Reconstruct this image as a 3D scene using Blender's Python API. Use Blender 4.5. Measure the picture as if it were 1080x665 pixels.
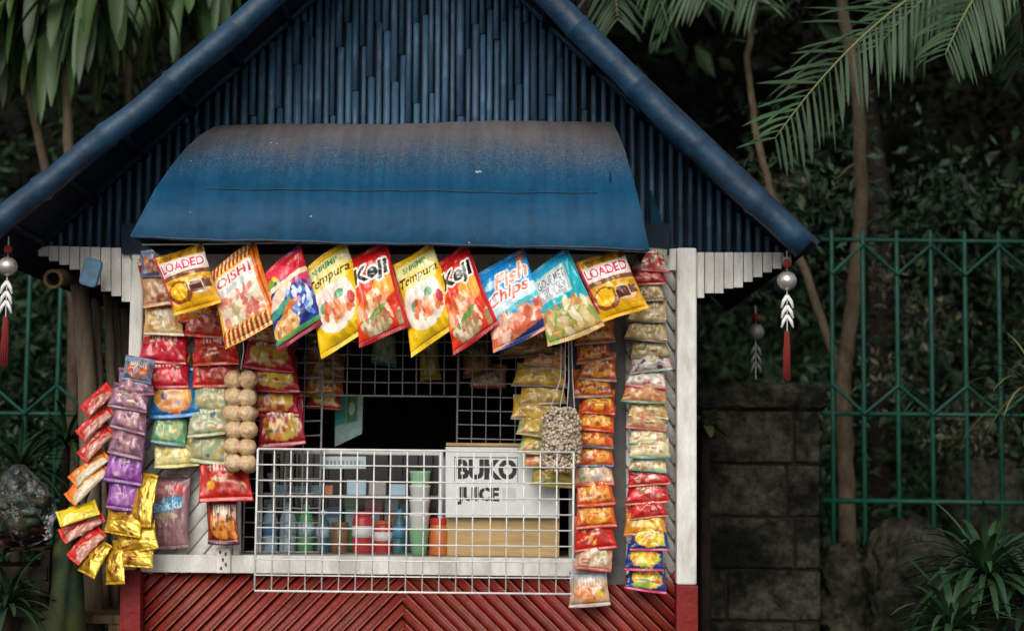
import bpy, math, random
import numpy as np
from mathutils import Vector, Matrix
random.seed(7); RNG = np.random.default_rng(7)
for o in list(bpy.data.objects): bpy.data.objects.remove(o)
S = bpy.context.scene; C = S.collection; R = math.radians

# ------------------------------------------------------------------ camera, sky, sun, exposure
CAMPOS = Vector((0, -6.0, 1.35)); PITCH = R(5.3); ROLL = R(0.6)
CR = Matrix.Rotation(R(90)+PITCH, 3, 'X') @ Matrix.Rotation(ROLL, 3, 'Z')
cam = bpy.data.cameras.new('camera'); camo = bpy.data.objects.new('camera', cam); C.objects.link(camo)
camo.matrix_world = Matrix.Translation(CAMPOS) @ CR.to_4x4()
cam.lens = 60; cam.sensor_width = 36; cam.clip_end = 500; cam.clip_start = .05
S.camera = camo
cam.dof.use_dof = True; cam.dof.focus_distance = 5.75; cam.dof.aperture_fstop = 2.0
W = bpy.data.worlds.new('World'); S.world = W; W.use_nodes = True
nt = W.node_tree; bg = nt.nodes['Background']
sky = nt.nodes.new('ShaderNodeTexSky'); sky.sky_type = 'NISHITA'; sky.sun_disc = False
SUN_EL, SUN_AZ = R(33), R(190)
sky.sun_elevation = SUN_EL; sky.sun_rotation = SUN_AZ; sky.dust_density = 4
hs = nt.nodes.new('ShaderNodeHueSaturation'); hs.inputs['Saturation'].default_value = .22
nt.links.new(sky.outputs[0], hs.inputs['Color']); nt.links.new(hs.outputs[0], bg.inputs[0])
bg.inputs[1].default_value = .12
sl = bpy.data.lights.new('sun', 'SUN'); sl.energy = 1.25; sl.angle = R(38); sl.color = (1, .95, .87)
so = bpy.data.objects.new('sun', sl); C.objects.link(so)
sd = Vector((math.sin(SUN_AZ)*math.cos(SUN_EL), math.cos(SUN_AZ)*math.cos(SUN_EL), math.sin(SUN_EL)))
so.rotation_euler = sd.to_track_quat('Z', 'Y').to_euler(); so.location = sd*20
S.view_settings.view_transform = 'Standard'; S.view_settings.look = 'None'
S.view_settings.exposure = 0.08; S.view_settings.gamma = 1

# ------------------------------------------------------------------ helpers
def P(px, py, Y):
    """the point seen at a measured spot of the photo, on the real vertical plane y = Y"""
    d = CR @ Vector(((px-540)/1800, -(py-332.5)/1800, -1))
    t = (Y-CAMPOS.y)/d.y
    return CAMPOS + d*t
def lin(c):
    if isinstance(c, str):
        c = [int(c[i:i+2], 16)/255 for i in (0, 2, 4)]
    return tuple(((x+.055)/1.055)**2.4 if x > .04045 else x/12.92 for x in c)
class MB:
    def __init__(s): s.v = []; s.f = []
    def add(s, vs, fs):
        n = len(s.v); s.v += [tuple(v) for v in vs]; s.f += [tuple(i+n for i in f) for f in fs]; return s
    def box(s, a, b):
        (x0, y0, z0), (x1, y1, z1) = a, b
        return s.add([(x0,y0,z0),(x1,y0,z0),(x1,y1,z0),(x0,y1,z0),(x0,y0,z1),(x1,y0,z1),(x1,y1,z1),(x0,y1,z1)],
              [(0,3,2,1),(4,5,6,7),(0,1,5,4),(1,2,6,5),(2,3,7,6),(3,0,4,7)])
    def slab(s, pts, t):
        """polygon pts given near the camera, pushed back by t in +Y"""
        n = len(pts); q = [Vector(p) for p in pts]
        vs = q+[p+Vector((0, t, 0)) for p in q]
        return s.add(vs, [tuple(range(n)), tuple(range(2*n-1, n-1, -1))]+[(i, i+n, (i+1) % n+n, (i+1) % n) for i in range(n)])
    def bar(s, a, b, w, d, up=Vector((0, 1, 0))):
        a = Vector(a); b = Vector(b); x = (b-a).normalized(); z = x.cross(up).normalized()*w/2; y = up.normalized()*d/2
        vs = [p+sy*y+sz*z for p in (a, b) for sy, sz in ((-1,-1),(1,-1),(1,1),(-1,1))]
        return s.add(vs, [(3,2,1,0),(4,5,6,7),(0,1,5,4),(1,2,6,5),(2,3,7,6),(3,0,4,7)])
    def tube(s, pts, r, n=10, caps=True):
        pts = [Vector(p) for p in pts]
        rs = r if isinstance(r, (list, tuple)) else [r]*len(pts)
        b = len(s.v); m = len(pts); prev = None
        for i, p in enumerate(pts):
            t = (pts[min(i+1, m-1)]-pts[max(i-1, 0)]).normalized()
            if prev is None:
                u = t.cross(Vector((0, 0, 1)));
                if u.length < .1: u = t.cross(Vector((1, 0, 0)))
            else: u = prev - t*prev.dot(t)
            u.normalize(); prev = u; w = t.cross(u)
            for k in range(n):
                a = 2*math.pi*k/n; s.v.append(tuple(p+(u*math.cos(a)+w*math.sin(a))*rs[i]))
        for i in range(m-1):
            for k in range(n):
                s.f.append((b+i*n+k, b+i*n+(k+1) % n, b+(i+1)*n+(k+1) % n, b+(i+1)*n+k))
        if caps: s.f.append(tuple(b+k for k in reversed(range(n)))); s.f.append(tuple(b+(m-1)*n+k for k in range(n)))
        return s
    def lathe(s, c, prof, n=16, axis='Z'):
        """prof = [(r, h)...] from c"""
        c = Vector(c); b = len(s.v); m = len(prof)
        for r, h in prof:
            for k in range(n):
                a = 2*math.pi*k/n; s.v.append((c.x+r*math.cos(a), c.y+r*math.sin(a), c.z+h))
        for i in range(m-1):
            for k in range(n): s.f.append((b+i*n+k, b+i*n+(k+1) % n, b+(i+1)*n+(k+1) % n, b+(i+1)*n+k))
        s.f.append(tuple(b+k for k in reversed(range(n)))); s.f.append(tuple(b+(m-1)*n+k for k in range(n)))
        return s
    def ball(s, c, r, n=14, m=10, sx=1, sy=1, sz=1, jit=0, seed=0):
        c = Vector(c); rg = random.Random(seed); b = len(s.v)
        for i in range(1, m):
            th = math.pi*i/m
            for k in range(n):
                ph = 2*math.pi*k/n; q = r*(1+rg.uniform(-jit, jit))
                s.v.append((c.x+q*sx*math.sin(th)*math.cos(ph), c.y+q*sy*math.sin(th)*math.sin(ph), c.z+q*sz*math.cos(th)))
        s.v.append((c.x, c.y, c.z+r*sz)); s.v.append((c.x, c.y, c.z-r*sz)); T = len(s.v)-2
        for i in range(m-2):
            for k in range(n): s.f.append((b+i*n+k, b+(i+1)*n+k, b+(i+1)*n+(k+1) % n, b+i*n+(k+1) % n))
        for k in range(n): s.f.append((T, b+k, b+(k+1) % n)); s.f.append((T+1, b+(m-2)*n+(k+1) % n, b+(m-2)*n+k))
        return s
    def build(s, name, mat, parent=None, smooth=False, bevel=0):
        me = bpy.data.meshes.new(name); me.from_pydata(s.v, [], s.f); me.update()
        o = bpy.data.objects.new(name, me); C.objects.link(o); me.materials.append(mat)
        if smooth: me.polygons.foreach_set('use_smooth', [True]*len(me.polygons))
        if parent: put(o, parent)
        if bevel:
            b = o.modifiers.new('b', 'BEVEL'); b.width = bevel; b.segments = 2; b.limit_method = 'ANGLE'
        return o
def put(o, parent):
    o.parent = parent
    bpy.context.view_layer.update() if False else None
    o.matrix_parent_inverse = Matrix.Translation(parent.location).inverted()
def tag(o, label=None, cat=None, group=None, kind=None):
    if label: o['label'] = label
    if cat: o['category'] = cat
    if group: o['group'] = group
    if kind: o['kind'] = kind
    return o
def thing(name, loc, label, cat, group=None):
    o = bpy.data.objects.new(name, None); C.objects.link(o); o.location = loc; o.empty_display_size = .1
    return tag(o, label, cat, group)

# ------------------------------------------------------------------ materials
def mat(name, col, rough=.6, metal=0, noise=0, nscale=8, bump=0, bscale=40, col2=None, coat=0, stretch=None, island=0, spec=None, coords='Object', hue=.02):
    m = bpy.data.materials.new(name); m.use_nodes = True; t = m.node_tree; N = t.nodes; L = t.links
    b = N['Principled BSDF']; c = lin(col) if isinstance(col, str) else col
    b.inputs['Base Color'].default_value = (*c, 1); b.inputs['Roughness'].default_value = rough
    b.inputs['Metallic'].default_value = metal; b.inputs['Coat Weight'].default_value = coat
    if spec is not None: b.inputs['Specular IOR Level'].default_value = spec
    tc = N.new('ShaderNodeTexCoord'); src = tc.outputs[coords]
    if stretch:
        mp = N.new('ShaderNodeMapping'); mp.inputs['Scale'].default_value = stretch; L.new(src, mp.inputs[0]); src = mp.outputs[0]
    out = None
    if noise or col2:
        n = N.new('ShaderNodeTexNoise'); n.inputs['Scale'].default_value = nscale; n.inputs['Detail'].default_value = 8; n.inputs['Roughness'].default_value = .65
        L.new(src, n.inputs['Vector'])
        r = N.new('ShaderNodeValToRGB'); c2 = lin(col2) if isinstance(col2, str) else (col2 or tuple(x*(1-noise) for x in c))
        r.color_ramp.elements[0].position = .35; r.color_ramp.elements[0].color = (*c2, 1)
        r.color_ramp.elements[1].position = .62; r.color_ramp.elements[1].color = (*c, 1)
        L.new(n.outputs[0], r.inputs[0]); out = r.outputs[0]
        rr = N.new('ShaderNodeMapRange'); rr.inputs['To Min'].default_value = min(1, rough+.15); rr.inputs['To Max'].default_value = max(0, rough-.1)
        L.new(n.outputs[0], rr.inputs[0]); L.new(rr.outputs[0], b.inputs['Roughness'])
    if island:
        g = N.new('ShaderNodeNewGeometry'); mr = N.new('ShaderNodeMapRange'); mr.inputs['To Min'].default_value = 1-island; mr.inputs['To Max'].default_value = 1+island
        L.new(g.outputs['Random Per Island'], mr.inputs[0])
        h = N.new('ShaderNodeHueSaturation'); L.new(mr.outputs[0], h.inputs['Value'])
        mh = N.new('ShaderNodeMapRange'); mh.inputs['To Min'].default_value = .505-hue; mh.inputs['To Max'].default_value = .505+hue
        mm = N.new('ShaderNodeMath'); mm.operation = 'FRACT'; m7 = N.new('ShaderNodeMath'); m7.operation = 'MULTIPLY'; m7.inputs[1].default_value = 7.31
        L.new(g.outputs['Random Per Island'], m7.inputs[0]); L.new(m7.outputs[0], mm.inputs[0]); L.new(mm.outputs[0], mh.inputs[0]); L.new(mh.outputs[0], h.inputs['Hue'])
        if out: L.new(out, h.inputs['Color'])
        else: h.inputs['Color'].default_value = (*c, 1)
        out = h.outputs[0]
    if out: L.new(out, b.inputs['Base Color'])
    if bump:
        n2 = N.new('ShaderNodeTexNoise'); n2.inputs['Scale'].default_value = bscale; n2.inputs['Detail'].default_value = 6; L.new(src, n2.inputs['Vector'])
        bm = N.new('ShaderNodeBump'); bm.inputs['Strength'].default_value = bump; bm.inputs['Distance'].default_value = .01
        L.new(n2.outputs[0], bm.inputs['Height']); L.new(bm.outputs[0], b.inputs['Normal'])
    return m
M = {}
M['bluebam'] = mat('blue_painted_bamboo', (.044, .112, .185), .5, noise=.45, nscale=6, bump=.3, bscale=30, stretch=(6, 6, 1), island=.25, hue=.008)
M['bluetube'] = mat('blue_gloss_paint', (.011, .048, .098), .48, noise=.6, nscale=11, bump=.4, bscale=26, col2=(.004, .020, .045))
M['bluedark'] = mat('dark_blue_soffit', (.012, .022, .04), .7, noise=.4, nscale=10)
M['white'] = mat('weathered_white_paint', (.78, .77, .73), .55, noise=.3, nscale=5, bump=.25, bscale=60, col2=(.50, .48, .43), stretch=(3, 3, 1))
M['whiteslat'] = mat('white_slats', (.64, .63, .60), .55, noise=.3, nscale=14, bump=.25, bscale=60, col2=(.46, .44, .40), island=.05, hue=.002)
M['red'] = mat('red_paint', (.165, .009, .007), .5, noise=.45, nscale=9, bump=.3, bscale=50, col2=(.20, .014, .012))
M['redslat'] = mat('red_bamboo_slats', (.225, .016, .013), .45, noise=.5, nscale=16, bump=.3, bscale=50, col2=(.16, .012, .010), island=.18, hue=.006)
M['pale_edge'] = mat('worn_batten', (.33, .12, .09), .6, noise=.4, nscale=30, col2=(.27, .06, .045))
M['backing'] = mat('backing_board', (.10, .012, .01), .8)
M['whiteback'] = mat('backing_board_white', (.30, .29, .27), .8, noise=.3, nscale=8)
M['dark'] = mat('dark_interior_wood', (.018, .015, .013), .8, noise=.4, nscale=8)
M['wood'] = mat('wood', (.17, .11, .06), .7, noise=.5, nscale=6, bump=.4, stretch=(6, 6, .6))
M['plywood'] = mat('varnished_plywood', (.50, .33, .13), .5, noise=.3, nscale=6, stretch=(1, 6, 8))
M['greyb'] = mat('bare_bamboo', (.19, .145, .095), .6, noise=.5, nscale=9, bump=.4, stretch=(4, 4, .7))
M['slat_grey'] = mat('grey_cloth', (.13, .13, .125), .85, noise=.25, nscale=20, bump=.2)
M['wire'] = mat('white_coated_wire', (.78, .78, .74), .4, noise=.2, nscale=30)
M['wire_old'] = mat('dull_wire', (.30, .30, .29), .5, noise=.3, nscale=30)
M['fence'] = mat('green_fence_paint', (.006, .060, .040), .5, noise=.45, nscale=14)
M['bark'] = mat('pale_bark', (.10, .075, .048), .85, noise=.5, nscale=10, bump=.8, bscale=50, stretch=(1.5, 1.5, .8))
M['barkdark'] = mat('dark_bark', (.025, .018, .014), .9, noise=.5, nscale=10, bump=.8)
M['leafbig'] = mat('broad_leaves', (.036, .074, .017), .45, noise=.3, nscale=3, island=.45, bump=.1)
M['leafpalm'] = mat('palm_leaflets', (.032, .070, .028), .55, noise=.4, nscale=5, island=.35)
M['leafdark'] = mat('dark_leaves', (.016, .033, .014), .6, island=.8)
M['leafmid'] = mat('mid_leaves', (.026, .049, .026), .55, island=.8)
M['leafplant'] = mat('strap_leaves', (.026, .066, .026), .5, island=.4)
M['leafyel'] = mat('yellowing_leaves', (.09, .095, .04), .5, island=.5)
M['leaffleck'] = mat('fleck_leaves', (.055, .055, .028), .5, island=.8)
M['soil'] = mat('soil', (.010, .008, .006), .95, noise=.5, nscale=3, bump=.8, bscale=12)
M['road'] = mat('asphalt', (.05, .05, .05), .9, noise=.3, nscale=12, bump=.4)
M['block'] = mat('mossy_block', (.042, .039, .032), .9, noise=.6, nscale=3.5, bump=1, bscale=14, col2=(.011, .012, .009))
M['mortar'] = mat('old_mortar', (.018, .016, .013), .95)
def stone(name, c1, c2, sc, bd):
    m = bpy.data.materials.new(name); m.use_nodes = True; N = m.node_tree.nodes; L = m.node_tree.links; b = N['Principled BSDF']; b.inputs['Roughness'].default_value = .95; b.inputs['Specular IOR Level'].default_value = .1
    tc = N.new('ShaderNodeTexCoord')
    def nz(scale, d): n = N.new('ShaderNodeTexNoise'); n.inputs['Scale'].default_value = scale; n.inputs['Detail'].default_value = d; n.inputs['Roughness'].default_value = .7; L.new(tc.outputs['Object'], n.inputs['Vector']); return n.outputs[0]
    big, fine = nz(sc, 4), nz(sc*9, 10)
    r1 = N.new('ShaderNodeValToRGB'); L.new(big, r1.inputs[0]); e = r1.color_ramp.elements; e[0].position = .42; e[0].color = (*c2, 1); e[1].position = .60; e[1].color = (*c1, 1)
    r2 = N.new('ShaderNodeValToRGB'); L.new(fine, r2.inputs[0]); e = r2.color_ramp.elements; e[0].position = .35; e[0].color = (.25, .28, .22, 1); e[1].position = .62; e[1].color = (1.3, 1.3, 1.25, 1)
    mx = N.new('ShaderNodeMix'); mx.data_type = 'RGBA'; mx.blend_type = 'MULTIPLY'; mx.inputs[0].default_value = 1; L.new(r1.outputs[0], mx.inputs[6]); L.new(r2.outputs[0], mx.inputs[7]); L.new(mx.outputs[2], b.inputs['Base Color'])
    bm = N.new('ShaderNodeBump'); bm.inputs['Strength'].default_value = 1; bm.inputs['Distance'].default_value = bd; L.new(fine, bm.inputs['Height']); L.new(bm.outputs[0], b.inputs['Normal'])
    return m
M['rock'] = mat('mossy_rock', (.026, .027, .021), .9, noise=.6, nscale=3.2, bump=1, bscale=9, col2=(.007, .008, .006))
M['block'] = stone('mossy_block_stone', (.066, .063, .048), (.009, .009, .0075), 3.0, .02)
M['rock'] = stone('mossy_boulder_stone', (.055, .055, .040), (.014, .014, .011), 2.6, .03)
M['silver'] = mat('brushed_silver', (.62, .60, .55), .3, metal=.7, noise=.3, nscale=40, bump=.2)
M['silverdim'] = mat('dim_silver', (.25, .24, .22), .5, metal=.4)
M['whiteplastic'] = mat('white_plastic', (.72, .72, .70), .35)
M['tassel'] = mat('red_tassel', (.22, .012, .010), .85, bump=.6, bscale=90, stretch=(10, 10, .5))
M['lightblue'] = mat('faded_blue_paint', (.07, .19, .31), .5, noise=.35, nscale=25)
M['string'] = mat('string', (.6, .58, .55), .8)
M['black'] = mat('black_paint', (.012, .012, .013), .6)
M['steel'] = mat('aluminium', (.45, .46, .46), .4, metal=.6)
def mcol(name, c, rough=.35, **k): return mat(name, c, rough, **k)
M['p_blue'] = mcol('blue_plastic', (.05, .25, .45)); M['p_red'] = mcol('red_plastic', (.5, .02, .02)); M['p_green'] = mcol('green_plastic', (.06, .35, .1))
M['p_teal'] = mcol('teal_plastic', (.03, .13, .16)); M['p_or'] = mcol('orange_plastic', (.5, .13, .03)); M['p_brown'] = mcol('brown_snacks', (.18, .09, .03)); M['p_pale'] = mcol('pale_blue_plastic', (.35, .5, .6))
def glass(name, rough=.05, col=(.9, .95, .95), alpha=.25):
    m = mat(name, col, rough); b = m.node_tree.nodes['Principled BSDF']; b.inputs['Alpha'].default_value = alpha; return m
def film(name, rough, base, k=1.2):
    m = bpy.data.materials.new(name); m.use_nodes = True; N = m.node_tree.nodes; L = m.node_tree.links; N.remove(N['Principled BSDF'])
    t = N.new('ShaderNodeBsdfTransparent'); g = N.new('ShaderNodeBsdfGlossy'); g.inputs['Roughness'].default_value = rough
    f = N.new('ShaderNodeFresnel'); f.inputs[0].default_value = 1.45; a = N.new('ShaderNodeMath'); a.operation = 'MULTIPLY_ADD'; a.inputs[1].default_value = k; a.inputs[2].default_value = base; L.new(f.outputs[0], a.inputs[0])
    mx = N.new('ShaderNodeMixShader'); L.new(a.outputs[0], mx.inputs[0]); L.new(t.outputs[0], mx.inputs[1]); L.new(g.outputs[0], mx.inputs[2]); L.new(mx.outputs[0], N['Material Output'].inputs[0])
    if base: 
        tc = N.new('ShaderNodeTexCoord'); n2 = N.new('ShaderNodeTexNoise'); n2.inputs['Scale'].default_value = 30; L.new(tc.outputs['Object'], n2.inputs['Vector']); bm = N.new('ShaderNodeBump'); bm.inputs['Strength'].default_value = 1; bm.inputs['Distance'].default_value = .02
        L.new(n2.outputs[0], bm.inputs['Height']); L.new(bm.outputs[0], g.inputs['Normal']); L.new(bm.outputs[0], f.inputs['Normal'])
    return m
M['glass'] = film('display_glass', .02, 0)
M['film'] = film('clear_film', .2, .015)
M['film'] = film('clear_snack_film', .15, .012, .3)
M['bagfilm'] = film('dull_film', .4, .002)
M['oldglass'] = glass('display_glass', .05, (.4, .5, .5), .06)
M['oldfilm'] = glass('clear_film', .12, (.9, .9, .9), .07)

def vcmat(name, rough=.3, metal=0, coat=.35, bump=.15, bscale=60):
    m = bpy.data.materials.new(name); m.use_nodes = True; N = m.node_tree.nodes; L = m.node_tree.links; b = N['Principled BSDF']
    a = N.new('ShaderNodeVertexColor'); a.layer_name = 'Col'; L.new(a.outputs[0], b.inputs['Base Color'])
    b.inputs['Roughness'].default_value = rough; b.inputs['Metallic'].default_value = metal; b.inputs['Coat Weight'].default_value = coat; b.inputs['Coat Roughness'].default_value = .08
    tc = N.new('ShaderNodeTexCoord'); n2 = N.new('ShaderNodeTexNoise'); n2.inputs['Scale'].default_value = bscale; n2.inputs['Detail'].default_value = 3; L.new(tc.outputs['Object'], n2.inputs['Vector'])
    bm = N.new('ShaderNodeBump'); bm.inputs['Strength'].default_value = bump*2; bm.inputs['Distance'].default_value = .006; L.new(n2.outputs[0], bm.inputs['Height']); L.new(bm.outputs[0], b.inputs['Normal'])
    return m
M['print'] = vcmat('printed_film'); M['foil'] = vcmat('gold_foil', .36, .5, .1, .4, 45); M['paper'] = vcmat('printed_card', .6, 0, 0, .05)
for k_, v_ in dict(leafbig=.3, leafpalm=.3, leafdark=.15, leafmid=.2, leafplant=.3, leafyel=.2, soil=.1, block=.12, mortar=.05, rock=.12, bark=.15, barkdark=.1, dark=.15, bluedark=.2, red=.25, redslat=.35, fence=.25, bluetube=.4, greyb=.25, wood=.2, slat_grey=.15, backing=.1).items():
    M[k_].node_tree.nodes['Principled BSDF'].inputs['Specular IOR Level'].default_value = v_
# dusty awning
def awning_mat():
    m = bpy.data.materials.new('dusty_blue_sheet'); m.use_nodes = True; N = m.node_tree.nodes; L = m.node_tree.links; b = N['Principled BSDF']; b.inputs['Specular IOR Level'].default_value = .12
    g = N.new('ShaderNodeTexCoord'); sp = N.new('ShaderNodeSeparateXYZ'); L.new(g.outputs['Generated'], sp.inputs[0])
    def noise(sc, det=10, ro=.75):
        n = N.new('ShaderNodeTexNoise'); n.inputs['Scale'].default_value = sc; n.inputs['Detail'].default_value = det; n.inputs['Roughness'].default_value = ro; L.new(g.outputs['Object'], n.inputs['Vector']); return n.outputs[0]
    def math_(op, a, bb):
        n = N.new('ShaderNodeMath'); n.operation = op
        for i, x in enumerate((a, bb)):
            if isinstance(x, (int, float)): n.inputs[i].default_value = x
            else: L.new(x, n.inputs[i])
        return n.outputs[0]
    fine = math_('SUBTRACT', noise(150, 4), .5); big = math_('SUBTRACT', noise(5), .5)
    h = math_('ADD', sp.outputs[2], math_('ADD', math_('MULTIPLY', fine, 1.2), math_('MULTIPLY', big, .28)))
    r = N.new('ShaderNodeValToRGB'); e = r.color_ramp.elements
    e[0].position = .54; e[0].color = (0, 0, 0, 1); e[1].position = .84; e[1].color = (1, 1, 1, 1); L.new(h, r.inputs[0])
    bl = N.new('ShaderNodeValToRGB'); L.new(noise(9), bl.inputs[0]); e = bl.color_ramp.elements
    e[0].position = .3; e[0].color = (.005, .050, .108, 1); e[1].position = .7; e[1].color = (.009, .074, .150, 1)
    mx = N.new('ShaderNodeMix'); mx.data_type = 'RGBA'; L.new(r.outputs[0], mx.inputs[0]); L.new(bl.outputs[0], mx.inputs[6]); mx.inputs[7].default_value = (.125, .112, .112, 1)
    # sparse chips
    ch = N.new('ShaderNodeValToRGB'); L.new(noise(38, 2, .4), ch.inputs[0]); ch.color_ramp.elements[0].position = .765; ch.color_ramp.elements[1].position = .78
    m2 = N.new('ShaderNodeMix'); m2.data_type = 'RGBA'; L.new(ch.outputs[0], m2.inputs[0]); L.new(mx.outputs[2], m2.inputs[6]); m2.inputs[7].default_value = (.3, .33, .36, 1)
    mp = N.new('ShaderNodeMapping'); mp.inputs['Scale'].default_value = (22, 1, 1.6); L.new(g.outputs['Object'], mp.inputs[0])
    sn = N.new('ShaderNodeTexNoise'); sn.inputs['Scale'].default_value = 1.6; sn.inputs['Detail'].default_value = 6; L.new(mp.outputs[0], sn.inputs['Vector'])
    sr = N.new('ShaderNodeValToRGB'); L.new(sn.outputs[0], sr.inputs[0]); sr.color_ramp.elements[0].position = .38; sr.color_ramp.elements[0].color = (.62, .66, .70, 1); sr.color_ramp.elements[1].position = .6; sr.color_ramp.elements[1].color = (1.08, 1.06, 1.04, 1)
    m3 = N.new('ShaderNodeMix'); m3.data_type = 'RGBA'; m3.blend_type = 'MULTIPLY'; m3.inputs[0].default_value = .45; L.new(m2.outputs[2], m3.inputs[6]); L.new(sr.outputs[0], m3.inputs[7])
    L.new(m3.outputs[2], b.inputs['Base Color'])
    ro = N.new('ShaderNodeMapRange'); L.new(r.outputs[0], ro.inputs[0]); ro.inputs['To Min'].default_value = .5; ro.inputs['To Max'].default_value = .9; L.new(ro.outputs[0], b.inputs['Roughness'])
    bm = N.new('ShaderNodeBump'); bm.inputs['Strength'].default_value = .45; bm.inputs['Distance'].default_value = .03; L.new(noise(4, 3), bm.inputs['Height']); L.new(bm.outputs[0], b.inputs['Normal'])
    return m
M['awning'] = awning_mat()

# ------------------------------------------------------------------ ground
gnd = MB()
n = 60
vs = []
for j in range(n+1):
    for i in range(n+1):
        x = -60+120*i/n; y = -60+120*j/n
        z = 0 if y < 2 else -0.02+0.0*math.sin(x)
        vs.append((x, y, z))
gnd.add(vs, [(j*(n+1)+i, j*(n+1)+i+1, (j+1)*(n+1)+i+1, (j+1)*(n+1)+i) for j in range(n) for i in range(n)])
tag(gnd.build('ground', M['soil']), kind='structure')
tag(MB().add([(-60,-60,.004),(60,-60,.004),(60,-1.6,.004),(-60,-1.6,.004)], [(0,1,2,3)]).build('pavement', M['road']), kind='structure')
# dark backdrop sheet added to keep gaps in the foliage black
bk = MB(); nx, nz = 40, 14; vs = []
for j in range(nz+1):
    for i in range(nx+1):
        x = -14+28*i/nx; h = 9*j/nz
        vs.append((x, 8.2+h*.35+.5*math.sin(x*1.3+j)+.3*math.sin(3*x+j*2), -.1+h))
bk.add(vs, [(j*(nx+1)+i, j*(nx+1)+i+1, (j+1)*(nx+1)+i+1, (j+1)*(nx+1)+i) for j in range(nz) for i in range(nx)])
tag(bk.build('dark_backdrop', M['soil'], smooth=True), kind='structure')

# ------------------------------------------------------------------ KIOSK
KX0, KX1 = P(130, 600, 0).x, P(735, 610, 0).x
ZS = P(430, 606, 0).z           # top of red panel
kiosk = thing('snack_kiosk', ((KX0+KX1)/2, .8, 0), 'small snack kiosk with blue bamboo gable, white walls and red slatted base', 'kiosk')
DEPTH = 1.6
def rect(px0, py0, px1, py1, Y): return [P(px0, py1, Y), P(px1, py1, Y), P(px1, py0, Y), P(px0, py0, Y)]
# gable triangle: left edge line (40,262)-(329,0), right edge (830,265)-(555,0)
def gy_left(px): return 262-(px-40)*262/289
def gy_right(px): return 265-(830-px)*265/275
g = MB(); px = 38.0; rg = random.Random(3)
gb = MB()
ap_x = 442; ap_y = gy_left(ap_x)
gb.slab([P(36, 268, .03), P(834, 272, .03), P(ap_x, ap_y-6, .03)], .02)
gb.build('gable_backing', M['bluedark'], kiosk)
while px < 832:
    wide = 10.2 if (px < 245 or px > 600) else rg.choice([6.5, 7.5, 8.5, 9.5])
    x = px+wide/2; top = max(gy_left(x), gy_right(x))+3
    bot = 262+(x-40)/790*6
    gapw = .62 if (px < 245 or px > 600) else .9
    if bot-top > 3:
        # split in one to three lengths, a node ring at each joint
        cuts = [top]; yy = top
        a = P(x, bot, 0); 
        r = wide/300/2*gapw*rg.uniform(.9, 1.05)
        segs = []
        y0 = bot
        first = True
        while y0 > top:
            L_ = rg.uniform(70, 260) if 245 < px < 600 else rg.uniform(120, 400)
            y1 = max(top, y0-L_)
            dd = rg.uniform(-.006, .004)
            A = P(x, y0, 0); B = P(x, y1+.8, 0); B.x = A.x+(B.x-A.x)*.5+rg.uniform(-.001, .001)
            A.y = B.y = dd
            pts = [A]; rr = [r]
            h = B.z-A.z; k = rg.uniform(.1, .35); z = A.z+k
            while z < B.z-.02:
                q = Vector((A.x+(B.x-A.x)*(z-A.z)/h, dd, z))
                pts += [q-Vector((0,0,.006)), q, q+Vector((0,0,.006))]; rr += [r, r*1.16, r]
                z += rg.uniform(.22, .42)
            pts.append(B); rr.append(r*.97)
            g.tube(pts, rr, 8)
            y0 = y1
    px += wide
g.build('gable_panel', M['bluebam'], kiosk, smooth=True)
# eave poles (the thick tubes) in front, at Y=-0.5
roof = MB()
YF = -.5
L0, L1 = P(-14, 248, YF), P(438, -127, YF)
R0, R1 = P(849, 263, YF), P(438, -136, YF)
# roof slabs, sheet of metal over bamboo, extruded to the back
def roof_side(a_px, apx, off, sgn):
    A = P(*a_px, 0); B = P(*apx, 0)
    n_ = Vector((-(B-A).z, 0, (B-A).x)).normalized()*sgn
    vs = []
    for y in (-.40, 1.9):
        for t in (0.0, .018):
            for p in (A, B): q = p+n_*t; vs.append((q.x, y, q.z))
    roof.add(vs, [(0,1,5,4),(2,6,7,3),(0,4,6,2),(1,3,7,5),(0,2,3,1),(4,5,7,6)])
dx = .12
roof_side((16, gy_left(16)), (ap_x, ap_y-2), 0, 1)
roof_side((840, gy_right(840)), (ap_x, ap_y-2), 0, -1)
rf = roof.build('roof', M['bluedark'], kiosk)
def pole(a, b, r, seed):
    rg = random.Random(seed); m = 26; pts = []; rr = []
    for i in range(m+1):
        t = i/m; p = Vector(a).lerp(Vector(b), t); p.z += .007*math.sin(t*9+seed)+.003*math.sin(t*31)
        pts.append(p); rr.append(r*(1+.02*math.sin(t*23+seed)+rg.uniform(-.012, .012)))
        if i in (3, 7, 11, 15, 19, 23):
            q = p.lerp(Vector(b), .010); pts.append(q); rr.append(r*1.12); pts.append(p.lerp(Vector(b), .024)); rr.append(r)
    return MB().tube(pts, rr, 24)
pole(L0, L1, .041, 1).build('barge_pole', M['bluetube'], rf, smooth=True)
pole(R0, R1, .043, 2).build('barge_pole', M['bluetube'], rf, smooth=True)
# thin trim pole where gable meets roof, seen on the left
tr = MB(); tr.tube([P(36, 264, -.03), P(ap_x, ap_y, -.03)], .013, 8); tr.tube([P(834, 266, -.03), P(ap_x, ap_y, -.03)], .013, 8)
tr.build('gable_trim', M['bluetube'], kiosk, smooth=True)
# rafters under the left soffit
for t in (.08, .2, .32, .44, .56, .68, .8):
    for A, B in ((P(16, gy_left(16), 0), P(ap_x, ap_y, 0)), (P(862, gy_right(862), 0), P(ap_x, ap_y, 0))):
        p = A.lerp(B, t); MB().tube([(p.x, -.42, p.z-.02), (p.x, -.01, p.z-.02)], .012, 7).build('rafter', M['bluedark'], rf, smooth=True)

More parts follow.
